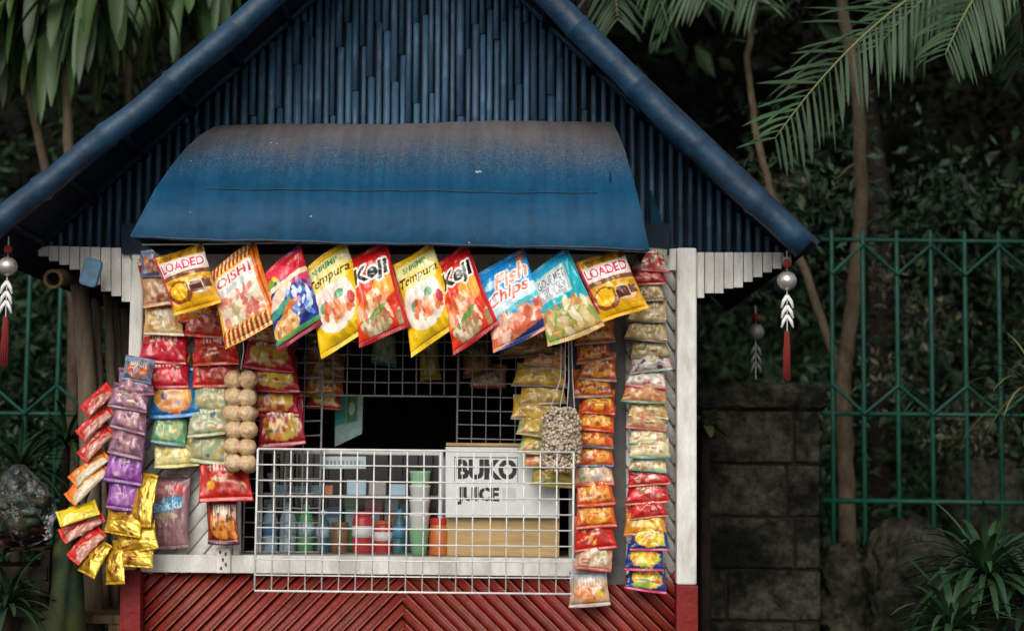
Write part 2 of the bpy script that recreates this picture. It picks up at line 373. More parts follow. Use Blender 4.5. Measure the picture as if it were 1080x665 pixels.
# white fascia + stepped valance boards
def valance(x0, x1, ytop0, ytop1, steps):
    v = MB(); n_ = len(steps)
    for i, (xa, xb, yb) in enumerate(steps):
        ya = ytop0+(ytop1-ytop0)*i/n_
        pts = rect(xa+.4, ya, xb-.4, yb, -.035+.003*(i % 2))
        v.slab(pts, .018)
    return v
left_steps = [(40+i*11, 51+i*11, b) for i, b in enumerate((270, 275, 279, 284, 290, 300, 307, 312, 318, 322))]
valance(0, 0, 259, 262, [(x0, x1, b) for x0, x1, b in left_steps]).build('valance', M['white'], kiosk, bevel=.001)
right_steps = [(733+i*10.2, 743.2+i*10.2, b) for i, b in enumerate((314, 309, 309, 304, 303, 297, 292, 287, 283, 279))]
valance(0, 0, 266, 266, right_steps).build('valance', M['white'], kiosk, bevel=.001)
hb = MB(); hb.slab(rect(148, 262, 716, 285, -.02), .05); hb.build('header_beam', M['white'], kiosk, bevel=.002)
ub = MB(); ub.slab(rect(128, 236, 706, 267, -.06), .03); ub.build('awning_bracket', M['bluedark'], kiosk)
# posts
def post(px0, px1, ytop, ysplit, Y, label):
    xc0 = P((px0+px1)/2, 450, Y).x; r = (px1-px0)/600; zt = P(px0, ytop, Y).z; zs = P(px0, ysplit, Y).z
    MB().box((xc0-r, Y-r*.8, zs+.001), (xc0+r, Y+r*.8, zt)).build('corner_post', M['white'], kiosk, bevel=.007)
    MB().box((xc0-r-.001, Y-r, .0), (xc0+r+.004, Y+r, zs)).build('post_base', M['red'], kiosk, bevel=.003)
post(713, 734, 262, 616, -.035, '')
post(134, 148, 262, 601, -.03, '')
MB().slab(rect(129, 601, 148, 760, -.075), .05).build('corner_board', M['red'], kiosk, bevel=.003)
# diagonal slats clipped to a rectangle
def slats(px0, py0, px1, py1, Y, spacing, slope, r, off=0, jit=.1, seed=0, flat=1.0):
    """half-round strips, slope = +1 rises to the right"""
    m = MB(); rg = random.Random(seed)
    c = -2000+off
    ang = slope
    while c < 3000:
        # line: y = c - ang*x  (image coordinates); clip on x then y
        pts = []
        for x in (px0, px1):
            y = c-ang*x
            if py0 <= y <= py1: pts.append((x, y))
        for y in (py0, py1):
            x = (c-y)/ang
            if px0 < x < px1: pts.append((x, y))
        if len(pts) >= 2:
            a, b = min(pts), max(pts)
            if math.hypot(a[0]-b[0], a[1]-b[1]) > 3:
                A, B = P(a[0], a[1], Y), P(b[0], b[1], Y)
                dy = rg.uniform(-.003, .002)
                A.y += dy; B.y += dy
                m.tube([A, A.lerp(B, .5)+Vector((0, rg.uniform(-.002, .001), 0)), B], [r*rg.uniform(1-jit, 1), r, r*rg.uniform(1-jit, 1)], 8)
        c += spacing*(1+rg.uniform(-.05, .05))
    m.v = [(x, Y+(y-Y)*flat, z) for x, y, z in m.v]
    return m
# lower red panel, chevron of slats meeting in the middle
MB().slab(rect(146, 602, 718, 900, .012), .02).build('base_backing', M['backing'], kiosk)
MBL = slats(147, 604, 427, 760, 0, 15.5, 1.0, .0178, seed=1, flat=.55)
MBL.build('base_slats', M['redslat'], kiosk, smooth=True)
slats(427, 604, 717, 760, 0, 15.5, -1.0, .0178, seed=2, flat=.55).build('base_slats', M['redslat'], kiosk, smooth=True)
slats(147, 604, 426, 760, -.0085, 15.5, 1.0, .0030, off=4.5, seed=1).build('base_batten', M['pale_edge'], kiosk, smooth=True)
slats(428, 604, 717, 760, -.0085, 15.5, -1.0, .0030, off=-4.5, seed=2).build('base_batten', M['pale_edge'], kiosk, smooth=True)
# white side panels
MB().slab(rect(147, 268, 252, 604, .012), .02).build('wall_backing', M['whiteback'], kiosk)
MB().slab(rect(600, 268, 716, 618, .012), .02).build('wall_backing', M['whiteback'], kiosk)
slats(149, 268, 250, 603, 0, 20, 1.15, .0222, seed=5, jit=.02, flat=.22).build('wall_slats', M['whiteslat'], kiosk, smooth=True)
slats(657, 268, 714, 616, 0, 20, -1.6, .0182, seed=6, jit=.02, flat=.22).build('wall_slats', M['whiteslat'], kiosk, smooth=True)
MB().slab(rect(638, 268, 660, 616, -.012), .022).build('jamb_board', M['slat_grey'], kiosk)
MB().slab(rect(604, 268, 638, 610, -.008), .02).build('jamb_board', M['slat_grey'], kiosk)
MB().slab(rect(246, 285, 252, 586, -.02), .05).build('jamb_board', M['white'], kiosk)
# sill / counter
sill = MB(); sill.slab([P(148, 603, -.05), P(640, 608, -.05), P(640, 589, -.05), P(148, 584, -.05)], .06)
sill.build('sill', M['white'], kiosk, bevel=.003)
zc = P(430, 586, 0).z
MB().box((P(246, 590, 0).x, .02, zc-.03), (P(640, 590, 0).x, .62, zc)).build('counter', M['whiteback'], kiosk)
# interior shell
zr = P(430, 268, 0).z
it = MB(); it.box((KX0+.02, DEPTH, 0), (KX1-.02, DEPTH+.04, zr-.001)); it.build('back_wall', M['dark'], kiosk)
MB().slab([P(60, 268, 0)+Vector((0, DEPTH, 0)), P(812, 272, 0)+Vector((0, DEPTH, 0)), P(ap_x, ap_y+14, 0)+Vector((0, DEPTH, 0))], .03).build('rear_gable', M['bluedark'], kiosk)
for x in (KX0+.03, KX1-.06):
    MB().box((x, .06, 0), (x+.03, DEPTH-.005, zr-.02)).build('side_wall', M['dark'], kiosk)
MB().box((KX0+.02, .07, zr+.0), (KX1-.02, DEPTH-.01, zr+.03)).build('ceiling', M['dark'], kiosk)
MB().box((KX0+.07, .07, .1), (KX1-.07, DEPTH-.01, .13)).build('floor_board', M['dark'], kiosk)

# awning: a curved sheet, flaring downwards
def awning():
    prof = [(0, 0, 0), (.05, .06, .22), (.14, .16, .42), (.28, .30, .60), (.45, .46, .74), (.62, .62, .85), (.635, .628, .868), (.8, .80, .93), (1, 1, 1)]
    TL, TR = P(243, 132, -.03), P(643, 127, -.03)
    BL, BR = P(139, 250, -.46), P(685, 262, -.46)
    nu = 60; fr = []
    for t, th, ty in prof:
        row = []
        for i in range(nu+1):
            u = i/nu
            T = TL.lerp(TR, u); B = BL.lerp(BR, u)
            side = th if u < .5 else th
            flare = th**(.62 if u < .5 else .9) if False else th**(.9-.22*(1-u))
            x = T.x+(B.x-T.x)*flare; z = T.z+(B.z-T.z)*th; y = T.y+(B.y-T.y)*ty
            z += .004*math.sin(u*11+th*3)*(1-th)+.0018*math.sin(u*23+1)*(th)+.001*math.sin(u*57)
            y += .005*math.sin(u*9+t*4)+.004*math.sin(u*29+t*7)*math.sin(t*5)
            row.append(Vector((x, y, z)))
        fr.append(row)
    m = MB(); W_ = nu+1
    allv = [v for r in fr for v in r]+[v+Vector((0, .004, -.006)) for r in fr for v in r]
    K = len(prof)*W_
    fs = []
    for j in range(len(prof)-1):
        for i in range(nu):
            a = j*W_+i; fs.append((a, a+W_, a+W_+1, a+1)); fs.append((K+a, K+a+1, K+a+W_+1, K+a+W_))
    j = len(prof)-1
    for i in range(nu): a = j*W_+i; fs.append((a, K+a, K+a+1, a+1))
    m.add(allv, fs)
    # cheeks
    o = m.build('awning', M['awning'], kiosk, smooth=True)
    for side, idx in ((0, 0), (1, nu)):
        c = MB(); edge = [fr[j][idx] for j in range(len(prof))]
        back = [Vector((e.x, -.028, e.z)) for e in edge]
        k = len(edge); c.add(edge+back, [(i, i+1, i+1+k, i+k) for i in range(k-1)])
        so_ = c.build('awning_cheek', M['awning'], o)
        sm = so_.modifiers.new('s', 'SOLIDIFY'); sm.thickness = .004
    h = MB(); h.tube([v+Vector((0, 0, -.002)) for v in fr[-1]], .0055, 8); h.build('awning_hem', M['bluetube'], o, smooth=True)
    # lit crease line coloured in as grey strip; overlapping sheet edge on the right
    l = MB(); l.tube([fr[6][i]+Vector((0, -.003, 0)) for i in range(6, nu-4)], .0014, 6); l.build('awning_crease_seam', mat('lit_crease', (.045, .06, .08), .6, noise=.6, nscale=40), o)
    l = MB(); l.tube([P(643.5, 128+j*9, -.03-.40*min(1, (j*9/75))**.6) for j in range(8)], .0022, 6); l.build('awning_crease_seam', M['bluedark'], o)
awning()
M['blueflat'] = mat('flat_blue_paint', (.010, .045, .085), .75, noise=.4, nscale=12, spec=.08)
MB().slab([P(686, 268, -.05), P(706, 268, -.05), P(697, 228, -.05), P(686, 200, -.05)], .03).build('side_bracket', M['blueflat'], kiosk)

# ------------------------------------------------------------------ wire grids
def wire_grid(name, px0, py0, px1, py1, Y, nx, ny, r, material, label, group=None):
    a, b = P(px0, py0, Y), P(px1, py1, Y)
    x0, x1, z0, z1 = a.x, b.x, b.z, a.z
    t = thing(name, ((x0+x1)/2, Y, z0), label, 'wire grid', group)
    rim = MB(); c = [Vector((x0, Y, z0)), Vector((x1, Y, z0)), Vector((x1, Y, z1)), Vector((x0, Y, z1))]
    for i in range(4): rim.tube([c[i], c[(i+1) % 4]], r*1.45, 8)
    rim.build('rim', material, t, smooth=True)
    w = MB(); rg = random.Random(int(px0))
    for i in range(1, nx):
        x = x0+(x1-x0)*i/nx; w.tube([(x, Y+r, z0), (x+rg.uniform(-.002, .002), Y+r+rg.uniform(-.004, .004), (z0+z1)/2), (x, Y+r, z1)], r, 6)
    for i in range(1, ny):
        z = z0+(z1-z0)*i/ny; w.tube([(x0, Y-r, z), ((x0+x1)/2, Y-r+rg.uniform(-.003, .003), z-rg.uniform(0, .003)), (x1, Y-r, z)], r, 6)
    w.build('wires', material, t, smooth=True)
    return t
wire_grid('wire_grid', 272, 473, 604, 626, -.24, 19, 9, .0026, M['wire'], 'large white wire grid hanging low in front of the counter opening')
wire_grid('wire_grid', 304, 352, 336, 597, .03, 2, 16, .0026, M['wire_old'], 'narrow tall wire strip left of the opening behind the front grid')
wire_grid('wire_grid', 262, 352, 305, 597, .05, 3, 16, .0024, M['wire_old'], 'wire grid panel behind the red packets at the left of the opening')
wire_grid('wire_grid', 338, 345, 483, 418, .04, 10, 5, .0024, M['wire_old'], 'wide short wire grid across the top of the dark opening')
wire_grid('wire_grid', 483.5, 345, 604, 478, .045, 8, 9, .0024, M['wire_old'], 'wire grid panel above the white juice sign')

# ------------------------------------------------------------------ painting of wrappers (flat print colours)
def vnoise(h, w, c, seed=0):
    r = np.random.default_rng(seed); gh, gw = max(2, int(h/c)+2), max(2, int(w/c)+2)
    g_ = r.random((gh, gw)); y = np.linspace(0, gh-1.001, h); x = np.linspace(0, gw-1.001, w)
    yi, xi = y.astype(int), x.astype(int); fy, fx = (y-yi)[:, None], (x-xi)[None]
    return g_[yi][:, xi]*(1-fy)*(1-fx)+g_[yi+1][:, xi]*fy*(1-fx)+g_[yi][:, xi+1]*(1-fy)*fx+g_[yi+1][:, xi+1]*fy*fx
class Canvas:
    def __init__(s, w, h, col): s.w, s.h = w, h; s.a = np.ones((h, w, 3))*np.array(lin(col)); s.Y, s.X = np.mgrid[0:h, 0:w]; s.X = s.X/w; s.Y = s.Y/h
    def put(s, mask, col, al=1.0):
        c = np.array(lin(col)); m_ = (mask*al)[..., None]; s.a = s.a*(1-m_)+c*m_; return s
    def ell(s, cx, cy, rx, ry, col, al=1, rot=0):
        dx, dy = s.X-cx, s.Y-cy; c_, s_ = math.cos(rot), math.sin(rot); u = dx*c_+dy*s_; v = -dx*s_+dy*c_
        return s.put(((u/rx)**2+(v/ry)**2 < 1).astype(float), col, al)
    def band(s, y0, y1, col, slope=0, wav=0, al=1): 
        yy = s.Y+slope*(s.X-.5)+wav*np.sin(s.X*25)
        return s.put(((yy > y0) & (yy < y1)).astype(float), col, al)
    def vband(s, x0, x1, col, al=1): return s.put(((s.X > x0) & (s.X < x1)).astype(float), col, al)
    def spots(s, x0, y0, x1, y1, cols, n_, r, seed=0):
        rg = random.Random(seed)
        for _ in range(n_):
            s.ell(rg.uniform(x0, x1), rg.uniform(y0, y1), r*rg.uniform(.5, 1.3), r*rg.uniform(.4, 1.0)*s.w/s.h, rg.choice(cols), .9, rg.uniform(0, 3))
        return s
    def mottle(s, amt, c=6, seed=0):
        s.a = s.a*(1+amt*(vnoise(s.h, s.w, c, seed)-.5)*2)[..., None]; s.a = np.clip(s.a, 0, 1); return s
    def text(s, txt, x0, y0, x1, y1, col, outline=None, ow=2, skew=0, ital=0, bold=.02):
        m_ = raster(txt, s.w, s.h, x0, y0, x1, y1, skew, ital, bold)
        if outline:
            o = m_.copy()
            for dy in range(-ow, ow+1):
                for dx in range(-ow, ow+1):
                    if dx*dx+dy*dy <= ow*ow+.5: o = np.maximum(o, np.roll(np.roll(m_, dy, 0), dx, 1))
            s.put(o, outline)
        s.put(m_, col); return s
_tc = {}
def glyphs(txt, bold):
    if (txt, bold) in _tc: return _tc[(txt, bold)]
    cu = bpy.data.curves.new('t', 'FONT'); cu.body = txt; cu.resolution_u = 3; cu.offset = bold
    ob = bpy.data.objects.new('t', cu); C.objects.link(ob)
    dg = bpy.context.evaluated_depsgraph_get(); me = ob.evaluated_get(dg).to_mesh(); me.calc_loop_triangles()
    V = np.array([v.co[:2] for v in me.vertices]); T = np.array([t.vertices[:] for t in me.loop_triangles])
    bpy.data.objects.remove(ob); bpy.data.curves.remove(cu)
    V = V-V.min(0); V = V/V.max(0); _tc[(txt, bold)] = (V, T); return V, T
def raster(txt, w, h, x0, y0, x1, y1, skew=0, ital=0, bold=.02):
    V, T = glyphs(txt, bold); m_ = np.zeros((h, w))
    X = (x0+V[:, 0]*(x1-x0)+ital*(V[:, 1]-.5)*(y1-y0))*w; Yv = (y1-V[:, 1]*(y1-y0)-skew*(V[:, 0]-.5))*h
    for a, b, c in T:
        xa, xb, xc = X[a], X[b], X[c]; ya, yb, yc = Yv[a], Yv[b], Yv[c]
        i0, i1 = max(0, int(min(xa, xb, xc))), min(w-1, int(max(xa, xb, xc))+1); j0, j1 = max(0, int(min(ya, yb, yc))), min(h-1, int(max(ya, yb, yc))+1)
        if i1 < i0 or j1 < j0: continue
        gx, gy = np.meshgrid(np.arange(i0, i1+1)+.0, np.arange(j0, j1+1)+.0)
        d = (xb-xa)*(yc-ya)-(xc-xa)*(yb-ya)
        if abs(d) < 1e-9: continue
        u = ((gx-xa)*(yc-ya)-(xc-xa)*(gy-ya))/d; v = ((xb-xa)*(gy-ya)-(gx-xa)*(yb-ya))/d
        m_[j0:j1+1, i0:i1+1] = np.maximum(m_[j0:j1+1, i0:i1+1], ((u >= -.02) & (v >= -.02) & (u+v <= 1.02)))
    return m_

def grid_mesh(name, F, Bk, cols, material, parent=None):
    """F front grid (ny,nx,3), Bk back grid or None, cols (ny,nx,3)"""
    ny, nx = F.shape[:2]; V = F.reshape(-1, 3); c = cols.reshape(-1, 3)
    idx = np.arange(ny*nx).reshape(ny, nx)
    a, b, d, e = idx[:-1, :-1], idx[1:, :-1], idx[1:, 1:], idx[:-1, 1:]
    Fc = np.stack([a, b, d, e], -1).reshape(-1, 4)
    if Bk is not None:
        V = np.concatenate([V, Bk.reshape(-1, 3)]); c = np.concatenate([c, c]); Fc = np.concatenate([Fc, np.stack([a, e, d, b], -1).reshape(-1, 4)+ny*nx])
        N_ = ny*nx
        def strip(l, flip):
            l = np.array(l); q = np.stack([l[:-1], l[1:], l[1:]+N_, l[:-1]+N_], -1); return q[:, ::-1] if flip else q
        Fc = np.concatenate([Fc, strip(idx[0], 0), strip(idx[-1], 1), strip(idx[:, 0], 1), strip(idx[:, -1], 0)])
    me = bpy.data.meshes.new(name); me.from_pydata(V.tolist(), [], Fc.tolist()); me.update()
    at = me.color_attributes.new('Col', 'FLOAT_COLOR', 'POINT'); at.data.foreach_set('color', np.concatenate([c, np.ones((len(c), 1))], 1).astype(np.float32).ravel())
    me.polygons.foreach_set('use_smooth', [True]*len(me.polygons)); me.materials.append(material)
    o = bpy.data.objects.new(name, me); C.objects.link(o)
    return o

def pouch(name, q, thick, canvas, nx, ny, material, seed=0, seal=.07, crumple=1.0, parent_seals=True, slump=.0):
    """sealed bag: q = tl,tr,br,bl world corners"""
    rg = np.random.default_rng(seed); tl, tr, br, bl = [np.array(p) for p in q]
    Wd = np.linalg.norm(tr-tl); Hd = np.linalg.norm(bl-tl)
    n_ = np.cross(tr-tl, bl-tl); n_ = n_/np.linalg.norm(n_)
    if n_[1] > 0: n_ = -n_
    u = np.linspace(0, 1, nx)[None, :]; v = np.linspace(0, 1, ny)[:, None]
    pin = 1-.07*np.sin(np.pi*v)**.8
    uu = .5+(u-.5)*pin
    vv = v+0*u
    # end edges sag in a curve
    bow = rg.uniform(-.015, .03)*np.sin(np.pi*u)
    vv = vv+bow*(2*v-1)
    base = ((1-uu)*(1-vv))[..., None]*tl+(uu*(1-vv))[..., None]*tr+(uu*vv)[..., None]*br+((1-uu)*vv)[..., None]*bl
    body = np.clip((v-seal)/(1-2*seal), 0, 1)
    su = np.clip(np.sin(np.pi*u), 0, 1)**.55; sv = np.clip(np.sin(np.pi*body), 0, 1)**.6
    low = 1+slump*(v-.5)
    puff = thick*su*sv*low
    wr = np.zeros((ny, nx))
    for k in range(7):  # creases running in from the seals and corners
        x0 = rg.uniform(0, 1); dirx = rg.uniform(-.5, .5); top = rg.random() < .5; wd = rg.uniform(.02, .05)
        s_ = (v if top else 1-v); line = np.exp(-((u-x0-dirx*s_)/wd)**2)*np.exp(-s_/rg.uniform(.15, .4))
        wr += line*rg.uniform(-1, 1)
    nz = (vnoise(ny, nx, max(3, nx/5), seed)-.5)*1.4+(vnoise(ny, nx, max(2, nx/11), seed+1)-.5)*.7
    wr = (wr*.9+nz)*thick*.22*crumple*np.clip(sv+.15, 0, 1)
    sealm = (1-np.clip(np.minimum(v, 1-v)/seal, 0, 1))
    ripple = .0012*np.sin(u*Wd*900)*(sealm > 0)+.25*thick*sealm*np.sin(u*math.pi*rg.uniform(1.2, 2.6)+rg.uniform(0, 6))*.5
    F = base+(puff+wr+ripple+.0008)[..., None]*n_; Bk = base-(puff*.7-ripple+.0008-wr*.3)[..., None]*n_
    H_, W_ = canvas.a.shape[:2]
    ci = np.clip((v*(H_-1)).round().astype(int), 0, H_-1); cj = np.clip((u*(W_-1)).round().astype(int), 0, W_-1)
    cols = canvas.a[ci, cj]
    k = max(1, int(round(seal*(ny-1))))
    o = grid_mesh(name, F[k:ny-k], Bk[k:ny-k], cols[k:ny-k], material)
    for nm, sl_ in (('top_seal', slice(0, k+1)), ('bottom_seal', slice(ny-k-1, ny))):
        s_o = grid_mesh(nm, F[sl_], Bk[sl_], cols[sl_], material); s_o.parent = o
    return o

def wq(pts, Ys):
    return [P(p[0], p[1], y) for p, y in zip(pts, Ys)]

# ---- ten big bags clipped under the awning, hung by one corner
def c_choco():
    c = Canvas(120, 150, 'E0A21C'); c.band(0, .13, 'B98214'); c.spots(0, 0, 1, .16, ['8A5A12', 'F0C030'], 14, .08, 3)
    c.band(.15, .40, 'E9D9C8', slope=0); c.band(.40, .47, '7A4A38', slope=0)
    c.text('LOADED', .08, .19, .95, .35, 'E0305A', 'FFFFFF', 2, bold=.02)
    c.vband(0, .06, 'D23A50'); c.ell(.30, .70, .26, .18, '8B4A1E'); c.ell(.28, .68, .19, .13, 'F6B90E')
    c.ell(.72, .66, .22, .13, 'E8C8A0'); c.put(((abs(c.X-.66) < .13) & (abs(c.Y-.66) < .08)).astype(float), '5A2A20'); c.put(((abs(c.X-.88) < .07) & (abs(c.Y-.64) < .07)).astype(float), '6B3A30')
    c.spots(.3, .5, 1, .62, ['F6C52A', 'C98A20'], 8, .05, 8); c.band(.86, 1, 'F2B415'); return c.mottle(.12, 8)
def c_ribbed():
    c = Canvas(120, 150, 'F0B040')
    for i in range(12):
        x0 = i/12
        for y0 in (.07, .90): c.ell(x0+.04, y0, .035, .09, 'B83A12', 1, .35); c.ell(x0+.07, y0, .02, .085, 'F8D890', 1, .35)
    c.put(((c.X > .07) & (c.X < .86) & (c.Y > .17) & (c.Y < .80)).astype(float), 'E9DCC4')
    c.text('OISHI', .12, .20, .80, .32, 'C22850', 'F3E8DC', 2); c.band(.35, .42, 'A8BCC8', al=.7); c.vband(.86, 1, 'E88020')
    c.spots(.12, .45, .8, .77, ['D4A070', 'C86050', 'E8D0B0', 'B8BC90', 'D88070', 'F0E0C8'], 60, .08, 4); c.vband(.90, .94, 'B83A12'); return c.mottle(.15, 6)
def c_blueyel():
    c = Canvas(120, 150, '23308A'); c.band(0, .26, 'C01828', slope=-.1); c.band(.1, .30, 'E8405E', slope=-.5, al=.8); c.spots(0, .15, .35, .3, ['D8D040', '7AA030'], 10, .07, 2)
    c.band(.28, .34, 'F0D8B0'); c.ell(.3, .44, .34, .09, 'F0D0B8', 1, -.2); c.ell(.35, .58, .4, .05, '3A9A80', 1, -.1)
    c.ell(.45, .66, .35, .07, 'E07028', 1, -.35); c.spots(.5, .4, 1, .8, ['2848B0', '4A8AD0', 'D8E8F4', '182468'], 40, .06, 5)
    c.ell(.3, .80, .3, .13, 'D8B070'); c.spots(.1, .7, .55, .9, ['E0A060', 'C87840', 'F0D8A0'], 16, .07, 6); c.band(.88, .94, '58B050', al=.8); c.band(.93, 1, '8A1A38'); return c.mottle(.15, 6)
def c_tempura():
    c = Canvas(150, 190, 'F2C410'); c.band(.07, .22, 'D9E0B8', slope=-.02, al=.6); c.text('SHRIMP', .18, .10, .75, .17, '3E8A48', bold=.03)
    c.ell(.47, .55, .42, .30, 'F6E9D8'); c.put(((abs(c.X-.47) < .40) & (c.Y > .22) & (c.Y < .36)).astype(float), 'F4D95A', .8)
    c.text('Tempura', .03, .21, .95, .345, '20201C', None, bold=.015, ital=.3)
    c.ell(.47, .59, .40, .24, 'F3E6D6'); c.ell(.45, .52, .30, .13, 'E8D2C4')
    c.ell(.30, .56, .10, .06, '55A070'); c.ell(.62, .50, .09, .05, '4A9464')
    c.spots(.22, .56, .78, .74, ['E87030', 'D8482C', 'F0A060', 'E88858'], 26, .06, 7); c.ell(.80, .60, .07, .07, 'C83838')
    c.spots(.2, .84, .8, .95, ['D0A818', 'E4B814'], 14, .06, 9); return c.mottle(.08, 10)
def c_keji():
    c = Canvas(150, 190, 'E23A1C'); c.band(0, .16, 'B81418', slope=-.05); c.band(.45, .62, 'F09028', slope=.3, al=.85); c.ell(.72, .48, .25, .14, 'F8B840', .8)
    c.text('Keji', .08, .17, .90, .40, '141414', 'F4EDE4', 5, bold=.03, ital=.12)
    c.spots(.05, .50, .75, .72, ['F4C8A0', 'E89058', 'D86038', 'F8E0C0'], 34, .08, 5); c.ell(.42, .75, .3, .05, '6A8A38', 1, -.3)
    c.spots(.15, .78, .95, .93, ['D8C8A0', 'B89870', 'E8DCC0', 'A07850'], 34, .07, 11); c.vband(.93, 1, 'C8141C'); c.band(.94, 1, 'A8141C'); return c.mottle(.12, 8)
def c_blue():
    c = Canvas(150, 190, '2E9AD8'); c.band(0, .14, '1C86CC'); c.ell(.85, .12, .06, .16, 'D87848', 1, .5)
    c.band(.40, .62, 'CFE6F0'); c.band(.58, .64, '58C4C8', slope=.1); c.ell(.2, .24, .14, .05, 'B8E0F4')
    c.text('Fish', .30, .15, .95, .34, 'F0A080', 'EAF4F8', 3, ital=.4, skew=.04); c.text('Chips', .05, .34, .88, .53, 'E06848', 'F0F4F4', 4, ital=.4, skew=.04)
    c.band(.68, 1, 'E08860'); c.spots(0, .66, 1, .90, ['F0A888', 'D86848', 'F8D0B8', 'E89878', 'C85838'], 50, .09, 5); c.band(.92, 1, '28407A', slope=.14); return c.mottle(.12, 8)
def c_teal():
    c = Canvas(150, 190, '18A8B4'); c.band(0, .12, '2494C0'); c.put(((c.X > .05) & (c.X < .78) & (c.Y > .15) & (c.Y < .48)).astype(float), 'B4BCBA')
    c.text('GOURMET', .09, .19, .74, .30, '5C6A6C', 'D8DEDC', 2); c.text('PICKS', .16, .33, .66, .43, 'E8ECEA', '8C9694', 2)
    c.band(.60, 1, 'C8A468'); c.ell(.5, .56, .16, .08, '18A8B4'); c.spots(0, .58, 1, .95, ['E0C890', 'C89048', 'D8B878', '88A048', 'F0DCB8', 'B88048', '9CB060'], 80, .09, 5); return c.mottle(.12, 8)
big = [
 ('yellow brown bag with red lettering on white banner, left end of the awning row', 'c_choco', [(164,272),(213,256),(231,320),(187,332)]),
 ('orange ribbed-edge snack bag with pale centre, second in the row under the awning', 'c_ribbed', [(222,287),(268,253),(295,337),(240,366)]),
 ('blue snack bag with pink and red top, hanging under the awning', 'c_blueyel', [(278,288),(316,257),(341,341),(295,370)]),
 ('yellow tempura snack bag beside the blue and pink bag', 'c_tempura', [(321,284),(364,254),(394,343),(341,377)]),
 ('red and orange snack bag with bold black letters, between the two yellow bags', 'c_keji', [(369,272),(407,254),(431,345),(381,366)]),
 ('yellow tempura snack bag between the two red bags with black letters', 'c_tempura', [(417,278),(455,255),(487,341),(436,376)]),
 ('red snack bag with bold black letters beside the sky blue bag', 'c_keji', [(462,278),(492,256),(525,343),(480,374)]),
 ('sky blue snack bag with orange chips picture and white script', 'c_blue', [(506,288),(552,262),(581,345),(523,371)]),
 ('teal snack bag with grey panel over a picture of chips', 'c_teal', [(561,289),(598,261),(636,345),(580,364)]),
 ('yellow and brown snack bag with red lettering, at the right end of the clipped row', 'c_choco', [(608,276),(656,261),(682,326),(636,340)]),
]
for i, (lab, fn, q) in enumerate(big):
    qx, qy = sum(p[0] for p in q)/4, sum(p[1] for p in q)/4; ux, uy = q[1][0]-q[0][0], q[1][1]-q[0][1]; e_ = .06
    q = [(p[0]+sg*ux*e_, p[1]+sg*uy*e_) for p, sg in zip(q, (-1, .3, 1, -1))]
    c = globals()[fn](); Y = -.40+.012*(i % 2)
    o = pouch('snack_bag', wq(q, [Y+.02, Y, Y-.02, Y-.02]), .036, c, 96, 120, M['print'], seed=i+20, seal=.05, crumple=1.35, slump=.3)
    tag(o, lab, 'snack bag', 'big snack bags clipped in a row under the awning')
# the cord they are clipped to
cd = MB(); cd.tube([P(150, 258, -.40), P(300, 256, -.405), P(450, 257, -.41), P(600, 262, -.41), P(690, 266, -.40)], .003, 6); 
tag(cd.build('clothesline', M['string']), 'thin cord under the awning edge that the big snack bags hang from', 'cord')
for i, (lab, fn, q) in enumerate(big):
    p = P(q[1][0]-1, q[1][1]+1, -.405)
    t = thing('clothes_peg', p, 'small peg holding the top corner of ' + ['the leftmost yellow and brown bag','the orange ribbed-edge bag','the blue bag with a pink top','the yellow bag beside the blue and pink bag','the first red bag from the left','the yellow bag between the two red bags','the second red bag from the left','the sky blue bag','the teal bag','the rightmost yellow and brown bag'][i], 'peg', 'pegs on the cord')
    for sx in (-1, 1): MB().bar(p+Vector((sx*.003, -.004, -.012)), p+Vector((sx*.005, -.004, .016)), .004, .006).build('prong', M['wood'], t)

# ---- small packets in hanging columns
def small_canvas(base, top, pic, seal, seed, white=True, seal2=None):
    c = Canvas(60, 44, base); c.band(.06, .26, top); rg = random.Random(seed)
    c.ell(.5, .58, .40, .30, pic[0]); c.spots(.14, .34, .86, .84, pic, 26, .07, seed)
    if white:
        x = .2
        while x < .78:
            w_ = rg.uniform(.03, .07); h_ = rg.uniform(.07, .13); y_ = .34+rg.uniform(-.02, .02)
            c.put(((abs(c.X-x-w_/2) < w_/2) & (abs(c.Y-y_) < h_)).astype(float), 'F0E8DC', .85); x += w_+.035
    for _ in range(rg.randint(3, 7)):
        x_, y_ = rg.uniform(.1, .8), rg.uniform(.12, .85); c.put(((abs(c.X-x_) < rg.uniform(.04, .16)) & (abs(c.Y-y_) < .022)).astype(float), rg.choice([seal, '2A1814', 'E8D8A0', top]), .7)
    if rg.random() < .6: c.ell(rg.uniform(.2, .8), rg.uniform(.3, .7), .07, .08, rg.choice(['E8D020', 'F0E8E0', '2A4A90', '3A8A40', 'C02020']), .8)
    c.band(0, .07, seal); c.band(.90, 1.01, seal2 or seal); c.a = c.a*.86; return c.mottle(.35, 5, seed)
